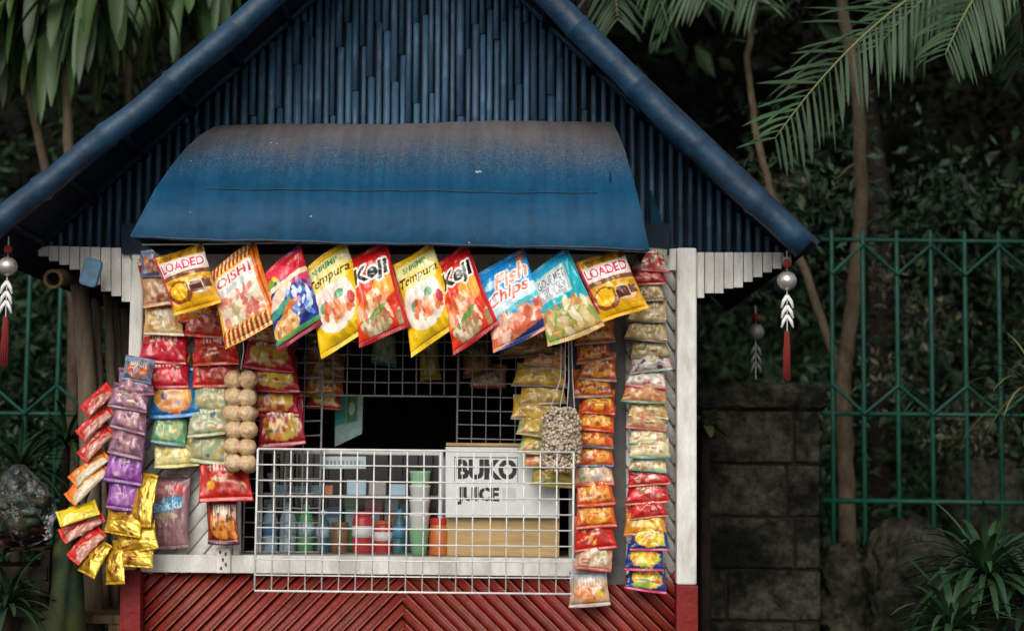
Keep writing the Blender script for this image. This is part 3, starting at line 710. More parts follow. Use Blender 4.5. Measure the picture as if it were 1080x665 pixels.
KINDS = {
 'tan':    ('tan and cream', 'D9B070', 'C89040', ['E8D0A0', 'D8A860', 'F0E0C0', 'C08840'], 'E0D0B0'),
 'redtan': ('red-topped tan', 'C89068', 'B01C24', ['E0B080', 'C88058', 'F0D0A8', 'A85838'], 'D8A070'),
 'red':    ('bright red', 'D0281C', 'E04428', ['C84030', 'B82018', 'D87858', '903020'], 'C04028'),
 'redyel': ('deep red and yellow', 'C01C2C', 'D89828', ['D82838', 'A81424', 'E05048', 'C83048'], 'B01828'),
 'maroon': ('maroon with yellow picture', '9C1A28', '8A1830', ['C8A040', 'A83830', 'B8A850', 'D07840'], 'A01424'),
 'blue':   ('blue with orange picture', '1C6EA8', '1A5A80', ['E8A048', 'D88830', 'F0C070', 'D07830'], '1E78B8'),
 'green':  ('green', '6AA878', '2E8038', ['B8C890', '80B8A0', 'D8B060', '98C8A8'], '3A7888'),
 'paleyel':('pale yellow', 'D8C878', 'C0CC98', ['E8DC98', 'D8B850', 'F0E8B8', 'C8A850'], 'C0B868'),
 'palegreen': ('pale green', 'A4AC84', '98A880', ['B0B490', 'C8A860', 'A0B088', 'C09850'], 'A8A478'),
 'redgold': ('red and gold', 'D02C1C', 'E87830', ['C8281C', 'F0B030', 'B02018', 'A81C18'], 'C02820'),
 'choc':   ('brown and orange', '8A3A20', '6A2818', ['E09038', 'B85828', 'D87830', '602014'], '502038'),
 'mauve':  ('mauve brown', '94647C', '6C4A68', ['B08088', 'A07090', 'C89898', '705068'], '805868'),
 'bluegrey': ('grey-blue and orange', '6A7C98', '8C98B0', ['C87040', 'A06050', '8090B0', 'B8A090'], '586890'),
 'purple': ('purple', '8A4098', '9A50A8', ['B070B8', '7A3090', 'C898C8', '9858A8'], '6A2880'),
 'brown':  ('dull brown', '806038', '706830', ['A88040', '905028', '988850', 'B87038'], '705040'),
 'orangered': ('orange', 'D85A1C', 'E87828', ['F0A030', 'E07020', 'F8C860', 'C04818'], 'C83018'),
 'orangebrown': ('orange and brown', 'C05820', 'D87828', ['E89838', 'B04818', '8A3418', 'D8B078'], '988078'),
 'orangeblue': ('orange with blue edge', 'D86028', 'D84020', ['F0A048', 'E06830', 'F8D070', 'D04020'], '284878'),
 'creamred': ('cream and red', 'D8A080', 'E0B890', ['E8C8A8', 'C87858', 'F0E0D0', '88A860'], 'B82018'),
 'yellow': ('golden yellow', 'D8A838', 'D8B050', ['E8C058', 'C89030', 'F0D088', 'D0A048'], '989490'),
 'greenyel': ('green and yellow', 'A8B070', 'B8CC90', ['E0B850', 'C8D098', 'D88848', '90A858'], 'C0B080'),
 'oliveyel': ('olive yellow', 'B09C40', '708040', ['C8B048', 'A88838', 'D8C870', '809048'], 'A89848'),
 'cream':  ('cream', 'C8B080', 'B8A068', ['E0C898', 'C09858', 'D8C0A0', 'A08850'], '585040'),
 'creamteal': ('cream with teal edge', 'D8C898', 'E0D0A0', ['E8D8B0', 'C8A868', 'F0E8D0', 'B88858'], '1E8878'),
 'whitered': ('white and dark red', 'C8A8A0', '802028', ['D8D0C8', '902830', 'E8E0D8', '5A2020'], '8AA098'),
 'pinkwhite': ('white and pink', 'D8D0B8', 'C8D8C0', ['E8E0D0', 'D03848', 'F0E8E0', 'D82820'], 'E04868'),
 'orangegreen': ('orange with green edge', 'D8905C', 'C8A060', ['E0A070', 'D87850', 'E8C090', 'C88050'], '5A9070'),
 'tanred': ('tan with red edge', 'C89870', 'C8B068', ['E0C088', 'B87850', 'D8B080', 'C86858'], 'B84850'),
 'redwhite': ('red with white print', 'C82028', 'D03038', ['E04840', 'E8B0A0', 'B81820', 'D86860'], 'A87048'),
 'yellowred': ('yellow and red', 'D88830', 'D05828', ['F0C040', 'E89830', 'F8E080', 'D06020'], 'C07030'),
 'blueyel': ('pink-sealed blue', '20387C', '284890', ['F0C838', 'E89030', 'A8C850', 'F8E070'], 'C83058'),
 'clear':  ('clear with orange chips', 'C8A888', 'B8C0C8', ['E08848', 'D8A070', 'C87838', 'E0C0A0'], 'C8B8A8'),
 'redwhitetop': ('white and red', 'B8B0A0', 'A8B098', ['C84840', 'D0C8B8', '98A888', 'D83838'], 'C82838'),
}
ORD = ['topmost', 'second from top', 'third from top', 'fourth from top', 'fifth from top', 'sixth from top', 'seventh from top', 'eighth from top', 'ninth from top', 'tenth from top', 'eleventh from top', 'twelfth from top', 'thirteenth from top', 'fourteenth from top', 'fifteenth from top', 'sixteenth from top', 'seventeenth from top', 'eighteenth from top', 'nineteenth from top', 'twentieth from top', 'last']
sc = [0]
def packet(cx, cy, w, h, kind, Y, tilt=.045, rot=0, thick=.020, ext=.5, taper=.10, label=None, group=None, mt=None, seal=.09, res=(44, 34)):
    sc[0] += 1; s_ = sc[0]; rg = random.Random(s_*13)
    d, base, top, pic, sealc = KINDS[kind]
    cv = small_canvas(base, top, pic, sealc, s_)
    cx += rg.uniform(-2.2, 2.2); cy += rg.uniform(-1, 1); w *= rg.uniform(.96, 1.12); h *= rg.uniform(1.0, 1.22); rot += rg.uniform(-7, 7); tilt *= rg.uniform(.7, 1.4); Y += rg.uniform(-.008, .008)
    y0, y1 = cy-h/2-h*ext, cy+h/2
    a = R(rot); ca, sa = math.cos(a), math.sin(a)
    def rt(x, y): return (cx+(x-cx)*ca-(y-cy)*sa, cy+(x-cx)*sa+(y-cy)*ca)
    q = [rt(cx-w/2*(1-taper)+rg.uniform(-2, 2), y0), rt(cx+w/2*(1-taper)+rg.uniform(-2, 2), y0), rt(cx+w/2+rg.uniform(-2, 2), y1+rg.uniform(-2, 2)), rt(cx-w/2+rg.uniform(-2, 2), y1+rg.uniform(-2, 2))]
    o = pouch('snack_packet', wq(q, [Y, Y, Y-tilt, Y-tilt]), thick, cv, res[0], res[1], mt or M['print'], seed=s_+100, seal=seal, crumple=2.1, slump=.8)
    tag(o, label or d+' snack packet', 'snack packet', group)
    return o
def column(desc, group, items, Y, **kw):
    for i, it in enumerate(items):
        cx, cy, w, h, kind = it[:5]; k2 = dict(kw); 
        if len(it) > 5: k2.update(it[5])
        o_ = ORD[i] if i < len(items)-1 else 'lowest'
        packet(cx, cy, w, h, kind, k2.pop('Y', Y), label=f'{KINDS[kind][0]} packet, {o_} of {desc}', group=group, **k2)
    # the strip it is clipped to
    xs = [it[0] for it in items]; y0 = min(it[1] for it in items)-10; y1 = max(it[1] for it in items)
    a = P(items[0][0], y0, Y+.012); b = P(items[-1][0], y1, Y+.012)
    m_ = MB().bar(a, b, .012, .002); tag(m_.build('display_strip', M['whiteplastic']), f'narrow plastic strip behind {desc}', 'display strip', 'display strips of snack packets')
column('the leftmost wall column', 'packets hanging in columns left of the opening', [
 (168,282,34,16,'bluegrey'), (170,306,48,28,'redtan'), (173,343,44,22,'tan'), (171,371,48,24,'redyel'), (177,397,46,22,'redyel'), (181,424,50,30,'blue'), (181,455,36,28,'green'), (183,480,44,24,'paleyel')], -.07)
column('the column left of the crackers tube', 'packets hanging in columns left of the opening', [
 (208,332,42,16,'orangered'), (220,344,50,22,'red'), (226,371,50,24,'red'), (228,395,50,24,'red'), (224,422,42,24,'palegreen'), (222,447,44,24,'palegreen'), (222,473,46,28,'palegreen'), (238,510,58,32,'redgold', dict(Y=-.10)), (236,548,36,44,'choc', dict(tilt=.02, ext=.05))], -.08)
column('the column right of the crackers tube', 'packets hanging in columns left of the opening', [
 (288,352,52,20,'maroon'), (284,377,50,22,'maroon'), (291,400,50,24,'maroon'), (292,424,52,24,'maroon'), (296,452,54,32,'maroon', dict(tilt=.03))], -.07)
column('the dim column behind wire', 'packets hanging in columns left of the opening', [
 (340,372,40,16,'brown'), (342,390,44,18,'brown'), (341,408,42,18,'orangebrown'), (343,424,36,16,'maroon')], .14)
column('the purple corner column', 'packets hanging off the left corner of the kiosk', [
 (144,393,34,16,'bluegrey'), (141,407,36,16,'mauve'), (138,424,38,18,'mauve'), (136,444,36,20,'mauve'), (134,467,36,24,'mauve'), (133,494,38,28,'purple', dict(rot=6)), (130,524,38,30,'purple', dict(rot=6))], -.14, rot=4)
def spk(cx, cy, ln, w, ang, kind, Y, label, mt=None, **k):
    """long narrow packet seen from its edge"""
    sc[0] += 1; d, base, top, pic, sealc = KINDS[kind]
    cv = Canvas(44, 60, base); cv.vband(0, .3, top); cv.vband(.62, 1, pic[0]); cv.spots(.2, .1, .8, .9, pic, 14, .1, sc[0]); cv.band(0, .08, sealc); cv.band(.92, 1, sealc); cv.mottle(.2, 5, sc[0])
    a = R(ang); ax = Vector((math.cos(a), math.sin(a))); pr = Vector((-ax.y, ax.x)); 
    c_ = Vector((cx, cy)); q = [c_+ax*ln/2-pr*w/2, c_+ax*ln/2+pr*w/2, c_-ax*ln/2+pr*w/2, c_-ax*ln/2-pr*w/2]
    q = [(p.x, p.y) for p in q]
    o = pouch('snack_packet', wq(q, [Y+.03, Y-.01, Y-.05, Y-.01]), .016, cv, 30, 44, mt or M['print'], seed=sc[0]+300, seal=.07, crumple=1.5, slump=.3)
    return tag(o, label, 'snack packet', 'packets hanging off the left corner of the kiosk')
KINDS['redpale'] = ('red', 'C82820', 'D83830', ['B87868', 'A83028', 'C8A890'], 'C82018')
KINDS['orwhite'] = ('orange', 'E08028', 'E06818', ['C8B898', 'D09858', 'E8A040'], 'E07018')
KINDS['yel'] = ('yellow', 'E0C818', 'D8B818', ['E8D850', 'C88840', 'E0C020'], 'D8C030')
KINDS['gold'] = ('gold', 'B88820', 'D0A030', ['E8C850', '9A6818', '7A3020', 'F0D870'], 'C8981C')
for cx, cy, ln, w, ang, kd, Y, lb in [
 (103,421,38,15,-42,'redpale',-.12,'red and white packet seen edge-on, highest at the far left of the stall'),
 (100,445,44,15,-42,'redpale',-.13,'red and white packet seen edge-on, second down at the far left of the stall'),
 (101,467,42,15,-46,'redpale',-.14,'red and white packet seen edge-on, third down, above the orange ones'),
 (94,493,48,15,-40,'orwhite',-.15,'orange and white packet seen edge-on, upper of the two at the far left'),
 (92,509,52,17,-44,'orwhite',-.16,'orange and white packet seen edge-on, lower of the two at the far left'),
 (82,541,44,17,-18,'yel',-.17,'yellow packet sticking out to the left of the hanging packets'),
 (86,554,48,17,-30,'redpale',-.15,'red packet just under the yellow one sticking out at the left'),
 (91,574,44,18,-47,'redpale',-.16,'lowest red packet hanging out at the far left of the stall')]:
    spk(cx, cy, ln, w, ang, kd, Y, lb)
for cx, cy, ln, w, ang, lb in [
 (152,527,56,22,-82,'crumpled gold foil packet hanging straight down beside the purple ones'), (131,551,26,40,-80,'gold foil packet right under the lowest purple packet'),
 (144,566,30,44,-98,'gold foil packet with dark red print above the corner post'), (140,584,26,46,-85,'gold foil packet touching the top of the red corner board'),
 (100,588,40,20,-62,'gold foil pouch with red end, left of the lowest pair'), (121,596,40,20,-92,'gold foil pouch with red end, right of the lowest pair')]:
    spk(cx, cy, ln, w, ang, 'gold', -.17, lb, M['foil'])
# large clear brown bag on the white wall
def c_clearbrown():
    c = Canvas(100, 150, '8A6468'); c.band(0, .10, '6A4A52'); c.band(.12, .30, '9A5A60'); c.ell(.72, .20, .14, .06, 'C03A40'); c.ell(.3, .22, .2, .04, 'B07A78')
    c.ell(.46, .42, .40, .09, '4A98C0', 1, -.15); c.text('Snacku', .12, .36, .82, .48, 'BFE0F0', None, skew=.06); c.ell(.45, .56, .3, .05, 'B8A088'); c.spots(.1, .62, .9, .95, ['9A7478', '8A6064', 'A48488'], 40, .09, 3); return c.mottle(.12, 8)
o = pouch('snack_bag', wq([(157,502),(202,500),(199,577),(156,578)], [-.05,-.05,-.07,-.07]), .024, c_clearbrown(), 80, 110, M['print'], seed=77, seal=.05); tag(o, 'large brownish mauve bag with pale blue print, flat on the white wall', 'snack bag')
# right of opening
column('the yellow column behind the nuts', 'packets hanging in columns right of the opening', [
 (556,366,62,18,'brown'), (574,381,48,14,'orangegreen'), (570,398,52,14,'yellow'), (571,416,50,18,'yellow'), (567,434,50,16,'yellow'), (568,452,50,16,'greenyel'), (568,469,46,14,'greenyel'), (574,486,44,16,'orangegreen'), (588,505,56,13,'oliveyel')], -.05)
colG = [(352,'orangebrown'),(371,'orangebrown'),(390,'orangebrown'),(408,'orangebrown'),(427,'orangered'),(446,'orangered'),(464,'orangeblue'),(481,'orangeblue'),(500,'creamred'),(521,'orangered'),(543,'orangered'),(566,'redgold'),(591,'creamred')]
column('the long orange column', 'packets hanging in columns right of the opening', [(628+(-1 if i % 2 else 1), y, 40 if i < 8 else 42, 18 if i < 8 else 22, k) for i, (y, k) in enumerate(colG)]+[(622, 621, 42, 30, 'clear', dict(ext=.1, tilt=.03))], -.08)
colH = [(277,'redwhitetop',40),(293,'redwhite',42),(312,'cream',40),(331,'cream',42),(349,'cream',42),(369,'cream',40),(384,'whitered',42),(400,'pinkwhite',44),(414,'orangegreen',44),(431,'tan',42),(446,'tanred',42),(461,'creamteal',42),(475,'creamteal',42),(490,'creamteal',42),(506,'redwhite',44),(522,'redwhite',44),(538,'redwhite',42),(554,'yellowred',42),(572,'blueyel',42),(592,'blueyel',42),(614,'blueyel',42)]
column('the column beside the right post', 'packets hanging in columns right of the opening', [(683+(1.5 if i % 3 == 0 else -1), y, w, 15 if i < 17 else 19, k) for i, (y, k, w) in enumerate(colH)], -.06)

# nuts in a net bag, hanging on white strings
t = thing('bag_of_nuts', P(592, 430, -.20), 'clear bag of speckled nuts hanging on white strings', 'bag of nuts')
nb = MB(); rg = random.Random(5); c0 = P(592, 463, -.2)
for _ in range(900):
    z = rg.uniform(-.105, .105); hw = .066*(1-.45*max(0, (abs(z)-.07)/.04)); x = rg.uniform(-hw, hw); y = -rg.uniform(.0, 1)*.035*math.sqrt(max(0, 1-(x/.075)**2))
    nb.ball((c0.x+x, c0.y+y, c0.z+z), .0062*rg.uniform(.7, 1.2), 6, 5)
nb.ball((c0.x, c0.y+.004, c0.z), .1, 16, 12, .66, .2, 1.0)
nb.build('nuts', mat('speckled_nuts', (.50, .39, .29), .5, island=.35, hue=.01), t, smooth=True)
fb = MB(); fb.ball((c0.x, c0.y-.008, c0.z), .11, 20, 14, .72, .36, 1.02, jit=.02, seed=2); fb.build('film', M['film'], t, smooth=True)
st = MB()
for dx in (-6, -1, 3, 7): st.tube([P(597+dx*.8, 352, -.19), P(597+dx, 400, -.19), P(592+dx*2, 432, -.2)], .0022, 6)
st.build('string', M['string'], t, smooth=True)
# tube of round nuts
t = thing('bag_of_round_nuts', P(254, 390, -.22), 'tall clear tube bag of pale round crackers hanging on a string', 'bag of crackers')
rb = MB(); rg = random.Random(9)
for j in range(6):
    for i in range(2):
        for k in range(2):
            p = P(246+i*15+rg.uniform(-1, 1), 401+j*17.5+rg.uniform(-1, 1), -.20-.03*k*0+.045*k)
            rb.ball(p, .0325*rg.uniform(.93, 1.05), 12, 9, 1, .95, .98, jit=.07, seed=j*5+i)
rb.build('crackers', mat('toasted_crackers', (.76, .58, .36), .35, col2=(.56, .34, .15), nscale=48, bump=.8, bscale=70), t, smooth=True)
fp = []; fr_ = []
for j in range(30):
    y = 388+j*3.75; fp.append(P(254, y, -.19)); fr_.append(.052+.004*math.sin(j*3.75/17.5*2*math.pi+2.5))
fr_[0] = .012; fr_[1] = .038; fr_[-1] = .045
MB().tube(fp, fr_, 18).build('film', M['film'], t, smooth=True)
MB().tube([P(256, 345, -.2), P(257, 370, -.2), P(254, 389, -.19)], .0022, 6).build('string', M['string'], t, smooth=True)

# ------------------------------------------------------------------ counter goods
ZC = zc
def onc(px, Y, dz=0):
    p = P(px, 586, Y); return Vector((p.x, Y, ZC+.001+dz))
# glass case
cx0, cx1 = P(274, 560, .10).x, P(464, 560, .10).x; ct = P(370, 478, .10).z
case = thing('display_case', ((cx0+cx1)/2, .25, ZC), 'glass display case with thin aluminium frame behind the front wire grid', 'display case')
fr2 = MB(); t_ = .007
for x in (cx0, cx1):
    for y in (.10, .42): fr2.box((x-t_, y-t_, ZC+.001), (x+t_, y+t_, ct))
for z in (ct, ):
    for y in (.10, .42): fr2.box((cx0-t_, y-t_-.001, z), (cx1+t_, y+t_+.001, z+2*t_))
    for x in (cx0, cx1): fr2.box((x-t_-.001, .10+t_, z), (x+t_+.001, .42-t_, z+2*t_))
fr2.build('frame', M['steel'], case)
zsf = P(370, 522, .1).z
MB().box((cx0+.009, .115, zsf-.006), (cx1-.009, .41, zsf)).build('shelf', M['steel'], case)
MB().box((cx0+.008, .098, ZC+.003), (cx1-.008, .100, ct-.002)).build('glass_pane', M['glass'], case)
# small card label
c = Canvas(90, 26, 'B4C4C6'); c.put(((abs(c.Y-.5) < .2) & (np.sin(c.X*70) > -.2) & (c.X > .08) & (c.X < .92)).astype(float), '76888C')
def card(name, q, cv, nx, ny, label, cat, mt=None, th=.002, group=None):
    tl, tr, br, bl = [np.array(p) for p in q]; u = np.linspace(0, 1, nx)[None, :]; v = np.linspace(0, 1, ny)[:, None]
    F = ((1-u)*(1-v))[..., None]*tl+(u*(1-v))[..., None]*tr+(u*v)[..., None]*br+((1-u)*v)[..., None]*bl
    H_, W_ = cv.a.shape[:2]; cols = cv.a[np.clip((v*(H_-1)).round().astype(int), 0, H_-1), np.clip((u*(W_-1)).round().astype(int), 0, W_-1)]
    o = grid_mesh(name, F, F+np.array([0, th, 0]), cols, mt or M['paper'])
    if label: tag(o, label, cat, group)
    return o
card('price_card', wq([(340,481),(386,481),(386,494),(340,494)], [.085]*4), c, 60, 18, 'small pale card stuck on the top of the glass case', 'card')
def bottle(px, Y, ph, pw, body, cap, lab, label, kind='bottle', dz=0):
    b = onc(px, Y, dz); sc_ = 1800/(Y+6); h = ph/sc_; r = pw/2/sc_
    t = thing(kind, b, label, kind, 'bottles and jars inside the glass case')
    if kind == 'bottle': prof = [(r*.9, 0), (r, .02*h), (r, .30*h), (r*.93, .34*h), (r, .38*h), (r, .66*h), (r*.8, .76*h), (r*.4, .86*h), (r*.36, .90*h)]
    else: prof = [(r*.92, 0), (r, .03*h), (r, .74*h), (r*.9, .80*h), (r*.82, .84*h)]
    MB().lathe(b, prof, 16).build('body', body, t, smooth=True)
    zc_ = .90*h if kind == 'bottle' else .84*h; rc = r*.45 if kind == 'bottle' else r*.9
    MB().lathe(b+Vector((0, 0, zc_)), [(rc, .001), (rc, .09*h), (rc*.9, .10*h)], 14).build('cap', cap, t, smooth=False)
    if lab: MB().lathe(b+Vector((0, 0, .36*h)), [(r*1.02, 0), (r*1.02, .26*h)], 16).build('wrapper', lab, t, smooth=True)
for i, a in enumerate([
 (284,.16,50,17,M['p_pale'],M['p_blue'],M['p_blue'],'pale blue water bottle, leftmost at the front of the glass case','bottle'),
 (303,.15,52,17,M['p_pale'],M['p_blue'],M['p_pale'],'pale blue water bottle beside the leftmost one in the case','bottle'),
 (322,.17,50,17,M['p_green'],M['p_green'],M['p_pale'],'green drink bottle next to the water bottles','bottle'),
 (340,.16,44,14,M['p_teal'],M['whiteplastic'],M['p_pale'],'dark teal bottle with white cap beside the brown jar','bottle'),
 (358,.17,34,20,M['p_brown'],M['p_brown'],None,'brown jar left of the red jars','jar'),
 (382,.16,46,22,M['p_red'],M['p_red'],M['whiteplastic'],'tall red jar with white band in the glass case','jar'),
 (404,.17,36,20,M['p_red'],M['p_or'],M['whiteplastic'],'shorter red jar with orange lid in the glass case','jar'),
 (421,.16,46,14,M['p_teal'],M['p_blue'],M['p_blue'],'dark bottle with blue label between the red jar and the white cups','bottle'),
 ]): bottle(*a[:7], a[7], a[8])
for px, w, h, mm, lb in ((296,14,10,M['p_blue'],'small blue box on the shelf at the left of the case'),(316,14,9,M['p_teal'],'small teal box on the case shelf'),(334,12,10,M['p_teal'],'dark small box beside the orange one on the case shelf'),(347,8,10,M['p_or'],'tiny orange box on the case shelf'),(376,20,16,M['p_pale'],'patterned pale box on the case shelf'),(398,18,15,M['silverdim'],'grey patterned box on the case shelf'),(420,16,12,M['p_pale'],'pale box at the right of the case shelf')):
    p = P(px, 522, .16); s_ = 1800/6.16
    o = MB().box((p.x-w/2/s_, .15, zsf+.001), (p.x+w/2/s_, .20, zsf+h/s_)).build('carton', mm, None, bevel=.002); tag(o, lb, 'carton', 'small boxes on the shelf of the glass case')
for px, w, h, Y, mm, lb in ((312,18,40,.30,'p_green','green carton at the back of the case behind the bottles'),(333,15,34,.30,'p_brown','brown carton at the back of the case left of the jars'),(350,16,46,.32,'p_blue','tall blue carton at the back of the case above the brown jar'),(370,14,58,.32,'p_green','tallest green carton behind the red jar'),(393,18,54,.33,'p_red','tall red carton between the two red jars'),(412,14,56,.32,'p_pale','tall pale carton behind the dark bottle'),(430,18,50,.31,'p_teal','teal carton behind the white cups')):
    b = onc(px, Y); s_ = 1800/(6+Y)
    t = thing('carton', b, lb, 'carton', 'cartons standing at the back of the glass case')
    MB().box((b.x-w/2/s_, Y, b.z), (b.x+w/2/s_, Y+.05, b.z+h/s_)).build('box', M[mm], t, bevel=.002)
    MB().slab([Vector((b.x-w*.36/s_, Y-.002, b.z+h*.45/s_)), Vector((b.x+w*.36/s_, Y-.002, b.z+h*.45/s_)), Vector((b.x+w*.36/s_, Y-.002, b.z+h*.75/s_)), Vector((b.x-w*.36/s_, Y-.002, b.z+h*.75/s_))], .001).build('sticker', M['p_pale'] if mm != 'p_pale' else M['p_or'], t)
# stack of white cups with green print
b = onc(442, .04); t = thing('cup_stack', b, 'tall stack of white paper cups with green print in front of the case', 'cup stack')
for k in range(5):
    z = k*.05; MB().lathe(b+Vector((0, 0, z)), [(.026, 0), (.036, .088), (.038, .090), (.038, .094)], 18).build('cup', [mat('green_print_cup', (.25, .5, .28), .5), M['whiteplastic'], M['whiteplastic'], M['whiteplastic'], mat('pale_green_cup', (.35, .62, .38), .5)][k], t, smooth=True)
b = onc(463, .05); t = thing('jar', b, 'orange jar between the cup stack and the wooden box', 'jar')
MB().lathe(b, [(.034, 0), (.036, .005), (.036, .09), (.03, .105), (.03, .11)], 18).build('body', M['p_or'], t, smooth=True)
MB().lathe(b+Vector((0, 0, .11)), [(.033, 0), (.033, .018), (.03, .02)], 18).build('lid', M['p_red'], t)
# wooden box + sign
bx0, bx1 = P(470, 580, .02).x, P(590, 580, .02).x; bt = P(530, 467, .02).z
box = thing('juice_box', ((bx0+bx1)/2, .2, ZC), 'varnished plywood box behind the white juice sign', 'wooden box')
MB().box((bx0, .03, ZC+.001), (bx1, .40, bt-.012)).build('body', M['plywood'], box, bevel=.002)
MB().box((bx0-.004, .022, bt-.0115), (bx1+.004, .405, bt)).build('lid', M['plywood'], box, bevel=.002)
c = Canvas(360, 230, 'D4D8D6')
def sten(txt, x0, y0, x1, y1, bars): 
    c.text(txt, x0, y0, x1, y1, '17191B', bold=.05)
    for x in bars: c.vband(x-.006, x+.006, 'D4D8D6') if False else c.put(((abs(c.X-x) < .006) & (c.Y > y0) & (c.Y < y1)).astype(float), 'D4D8D6')
sten('BUKO', .09, .08, .87, .455, (.165, .36, .555, .76))
c.put(((abs(c.Y-.045) < .010) & (c.X > .07) & (c.X < .88)).astype(float), '4A4C4E'); c.put(((abs(c.Y-.51) < .012) & (c.X > .07) & (c.X < .88) & (np.sin(c.X*60) > -.8)).astype(float), '303234')
for x in (.065, .88): c.put(((abs(c.X-x) < .006) & (c.Y > .04) & (c.Y < .52)).astype(float), '6A6C6E')
sten('JUICE', .10, .60, .64, .92, (.16, .27, .36, .46, .56))
c.put(((abs(c.Y-.76) < .004) & (c.X > .1) & (c.X < .7)).astype(float), 'D4D8D6'); c.put(((c.X > .68) & (c.X < .86) & (c.Y > .60) & (c.Y < .85)).astype(float), 'C4C2C8'); c.mottle(.05, 12)
# photo: lettering fills the left three quarters of the board
c2 = Canvas(440, 260, 'D4D8D6'); hh, ww = 200, 300; ys = (np.linspace(0, 229, hh)).astype(int); xs = (np.linspace(0, 359, ww)).astype(int)
c2.a[28:28+hh, 14:14+ww] = c.a[ys][:, xs]; c2.mottle(.05, 20, 4)
card('juice_sign', wq([(470,471),(590,472),(590,546),(470,545)], [.0]*4), c2, 300, 180, 'white board with stencilled black BUKO JUICE lettering', 'sign', th=.008)
# teal card inside
c = Canvas(60, 90, '8CA8A4'); c.put(((c.X < .4) & (c.Y < .6)).astype(float), '2E9C94'); c.put(((c.X > .42) & (c.X < .8) & (c.Y < .62)).astype(float), '3A7A4C'); c.ell(.6, .3, .1, .15, 'A8C0A0'); c.mottle(.2, 6)
card('hanging_card', wq([(353,418),(383,416),(382,457),(353,471)], [.25, .25, .22, .22]), c, 30, 44, 'teal and green card hanging inside the dark opening', 'card')
# dim packets deep inside
for i, (cx_, cy_, w_, h_, k_, lb) in enumerate([(506,384,32,22,'brown','dull brown packet hanging deep inside the opening, upper of the dim pair'), (514,402,40,16,'creamred','dull pinkish packet deep inside the opening, lower of the dim pair'), (404,372,26,26,'green','dim green packet hanging inside the opening behind the red and yellow bags'), (452,384,22,30,'oliveyel','dim olive packet hanging inside the opening below the second yellow bag')]):
    packet(cx_, cy_, w_, h_, k_, .45, label=lb, group='dim packets deep inside the kiosk')
# power socket and hook
t = thing('power_socket', P(235, 590, -.06), 'small white wall block with dark marks on the sill', 'socket')
MB().slab(rect(228, 577, 243, 604, -.062), .03).build('plate', M['white'], t, bevel=.003)
sk = MB()
for dx, dy in ((-3, -8), (3, -6), (0, 0), (3, 5), (-2, 9)): sk.slab(rect(235+dx-1, 590+dy-2, 235+dx+1, 590+dy+1.5, -.0645), .002)
sk.build('slots', mat('rusty_marks', (.10, .03, .02), .8), t)
hk = MB(); hk.tube([P(143+6*math.cos(a), 268-8*math.sin(a), -.06) for a in [x*.5 for x in range(-2, 9)]], .0018, 6); tag(hk.build('wire_hook', M['black']), 'thin dark wire hook at the top of the left white board', 'hook')

# ------------------------------------------------------------------ hanging ornaments
def ornament(px, py, Y, s, dim, label):
    """py = centre of ball; s = metres per pixel"""
    c_ = P(px, py, Y); t = thing('hanging_ornament', c_+Vector((0, 0, 20*s)), label, 'ornament', 'silver ball ornaments with tassels on the eaves')
    sv = M['silverdim'] if dim else M['silver']  # dim ball: its shade is put into a darker silver
    MB().ball(c_, 10.5*s, 20, 14).build('globe', sv, t, smooth=True)
    MB().tube([c_+Vector((0, 0, 8*s)), c_+Vector((0, 0, 32*s))], .002, 6).build('cord', M['string'], t)
    MB().ball(c_+Vector((0, 0, 18*s)), 4.5*s, 10, 8, 1, 1, 1.2).build('bead', M['tassel'], t, smooth=True)
    lf = MB()
    for a in range(6):
        d = Vector((math.cos(a*1.05), math.sin(a*1.05), .1)); b0 = c_+Vector((0, 0, 11*s)); sd_ = Vector((-d.y, d.x, 0))
        lf.add([b0, b0+d*5*s+sd_*2.5*s, b0+d*10*s-Vector((0, 0, 1*s)), b0+d*5*s-sd_*2.5*s], [(0, 1, 2, 3)])
    lf.build('leaf_collar', M['leafplant'], t)
    for j, off in enumerate((22, 33, 43)):
        m_ = MB(); top = c_-Vector((0, 0, (off-6)*s)); rg = random.Random(j+int(px))
        for sx in (-1, 1): m_.tube([top, top+Vector((sx*4*s, -.004, -6*s)), top+Vector((sx*6.2*s, -.004, -13*s))], [2.2*s, 2.0*s, 1.0*s], 7)
        m_.build('chevron', sv if dim else M['whiteplastic'], t, smooth=True)
    MB().tube([c_-Vector((0, 0, 10*s)), c_-Vector((0, 0, 58*s))], .0018, 6).build('cord', M['string'], t)
    if not dim:
        b0 = c_-Vector((0, 0, 54*s)); m_ = MB(); rg = random.Random(int(px))
        for k in range(26):
            a = rg.uniform(0, 6.28); q = rg.uniform(.2, 1); e = Vector((math.cos(a)*q, math.sin(a)*q, 0))
            m_.tube([b0+e*2.2*s, b0+e*4*s-Vector((0, 0, 25*s)), b0+e*4.6*s-Vector((0, 0, (50+rg.uniform(-3, 3))*s))], 1.0*s, 5)
        m_.build('tassel', M['tassel'], t, smooth=True)
ornament(830, 296, -.42, .0031, False, 'silver ball ornament with white chevrons and red tassel at the right eave end')
ornament(8, 281, -.42, .0031, False, 'silver ball ornament with red tassel at the far left eave end')
ornament(797, 350, .9, .0033, True, 'dim small ball ornament behind the one on the right eave')

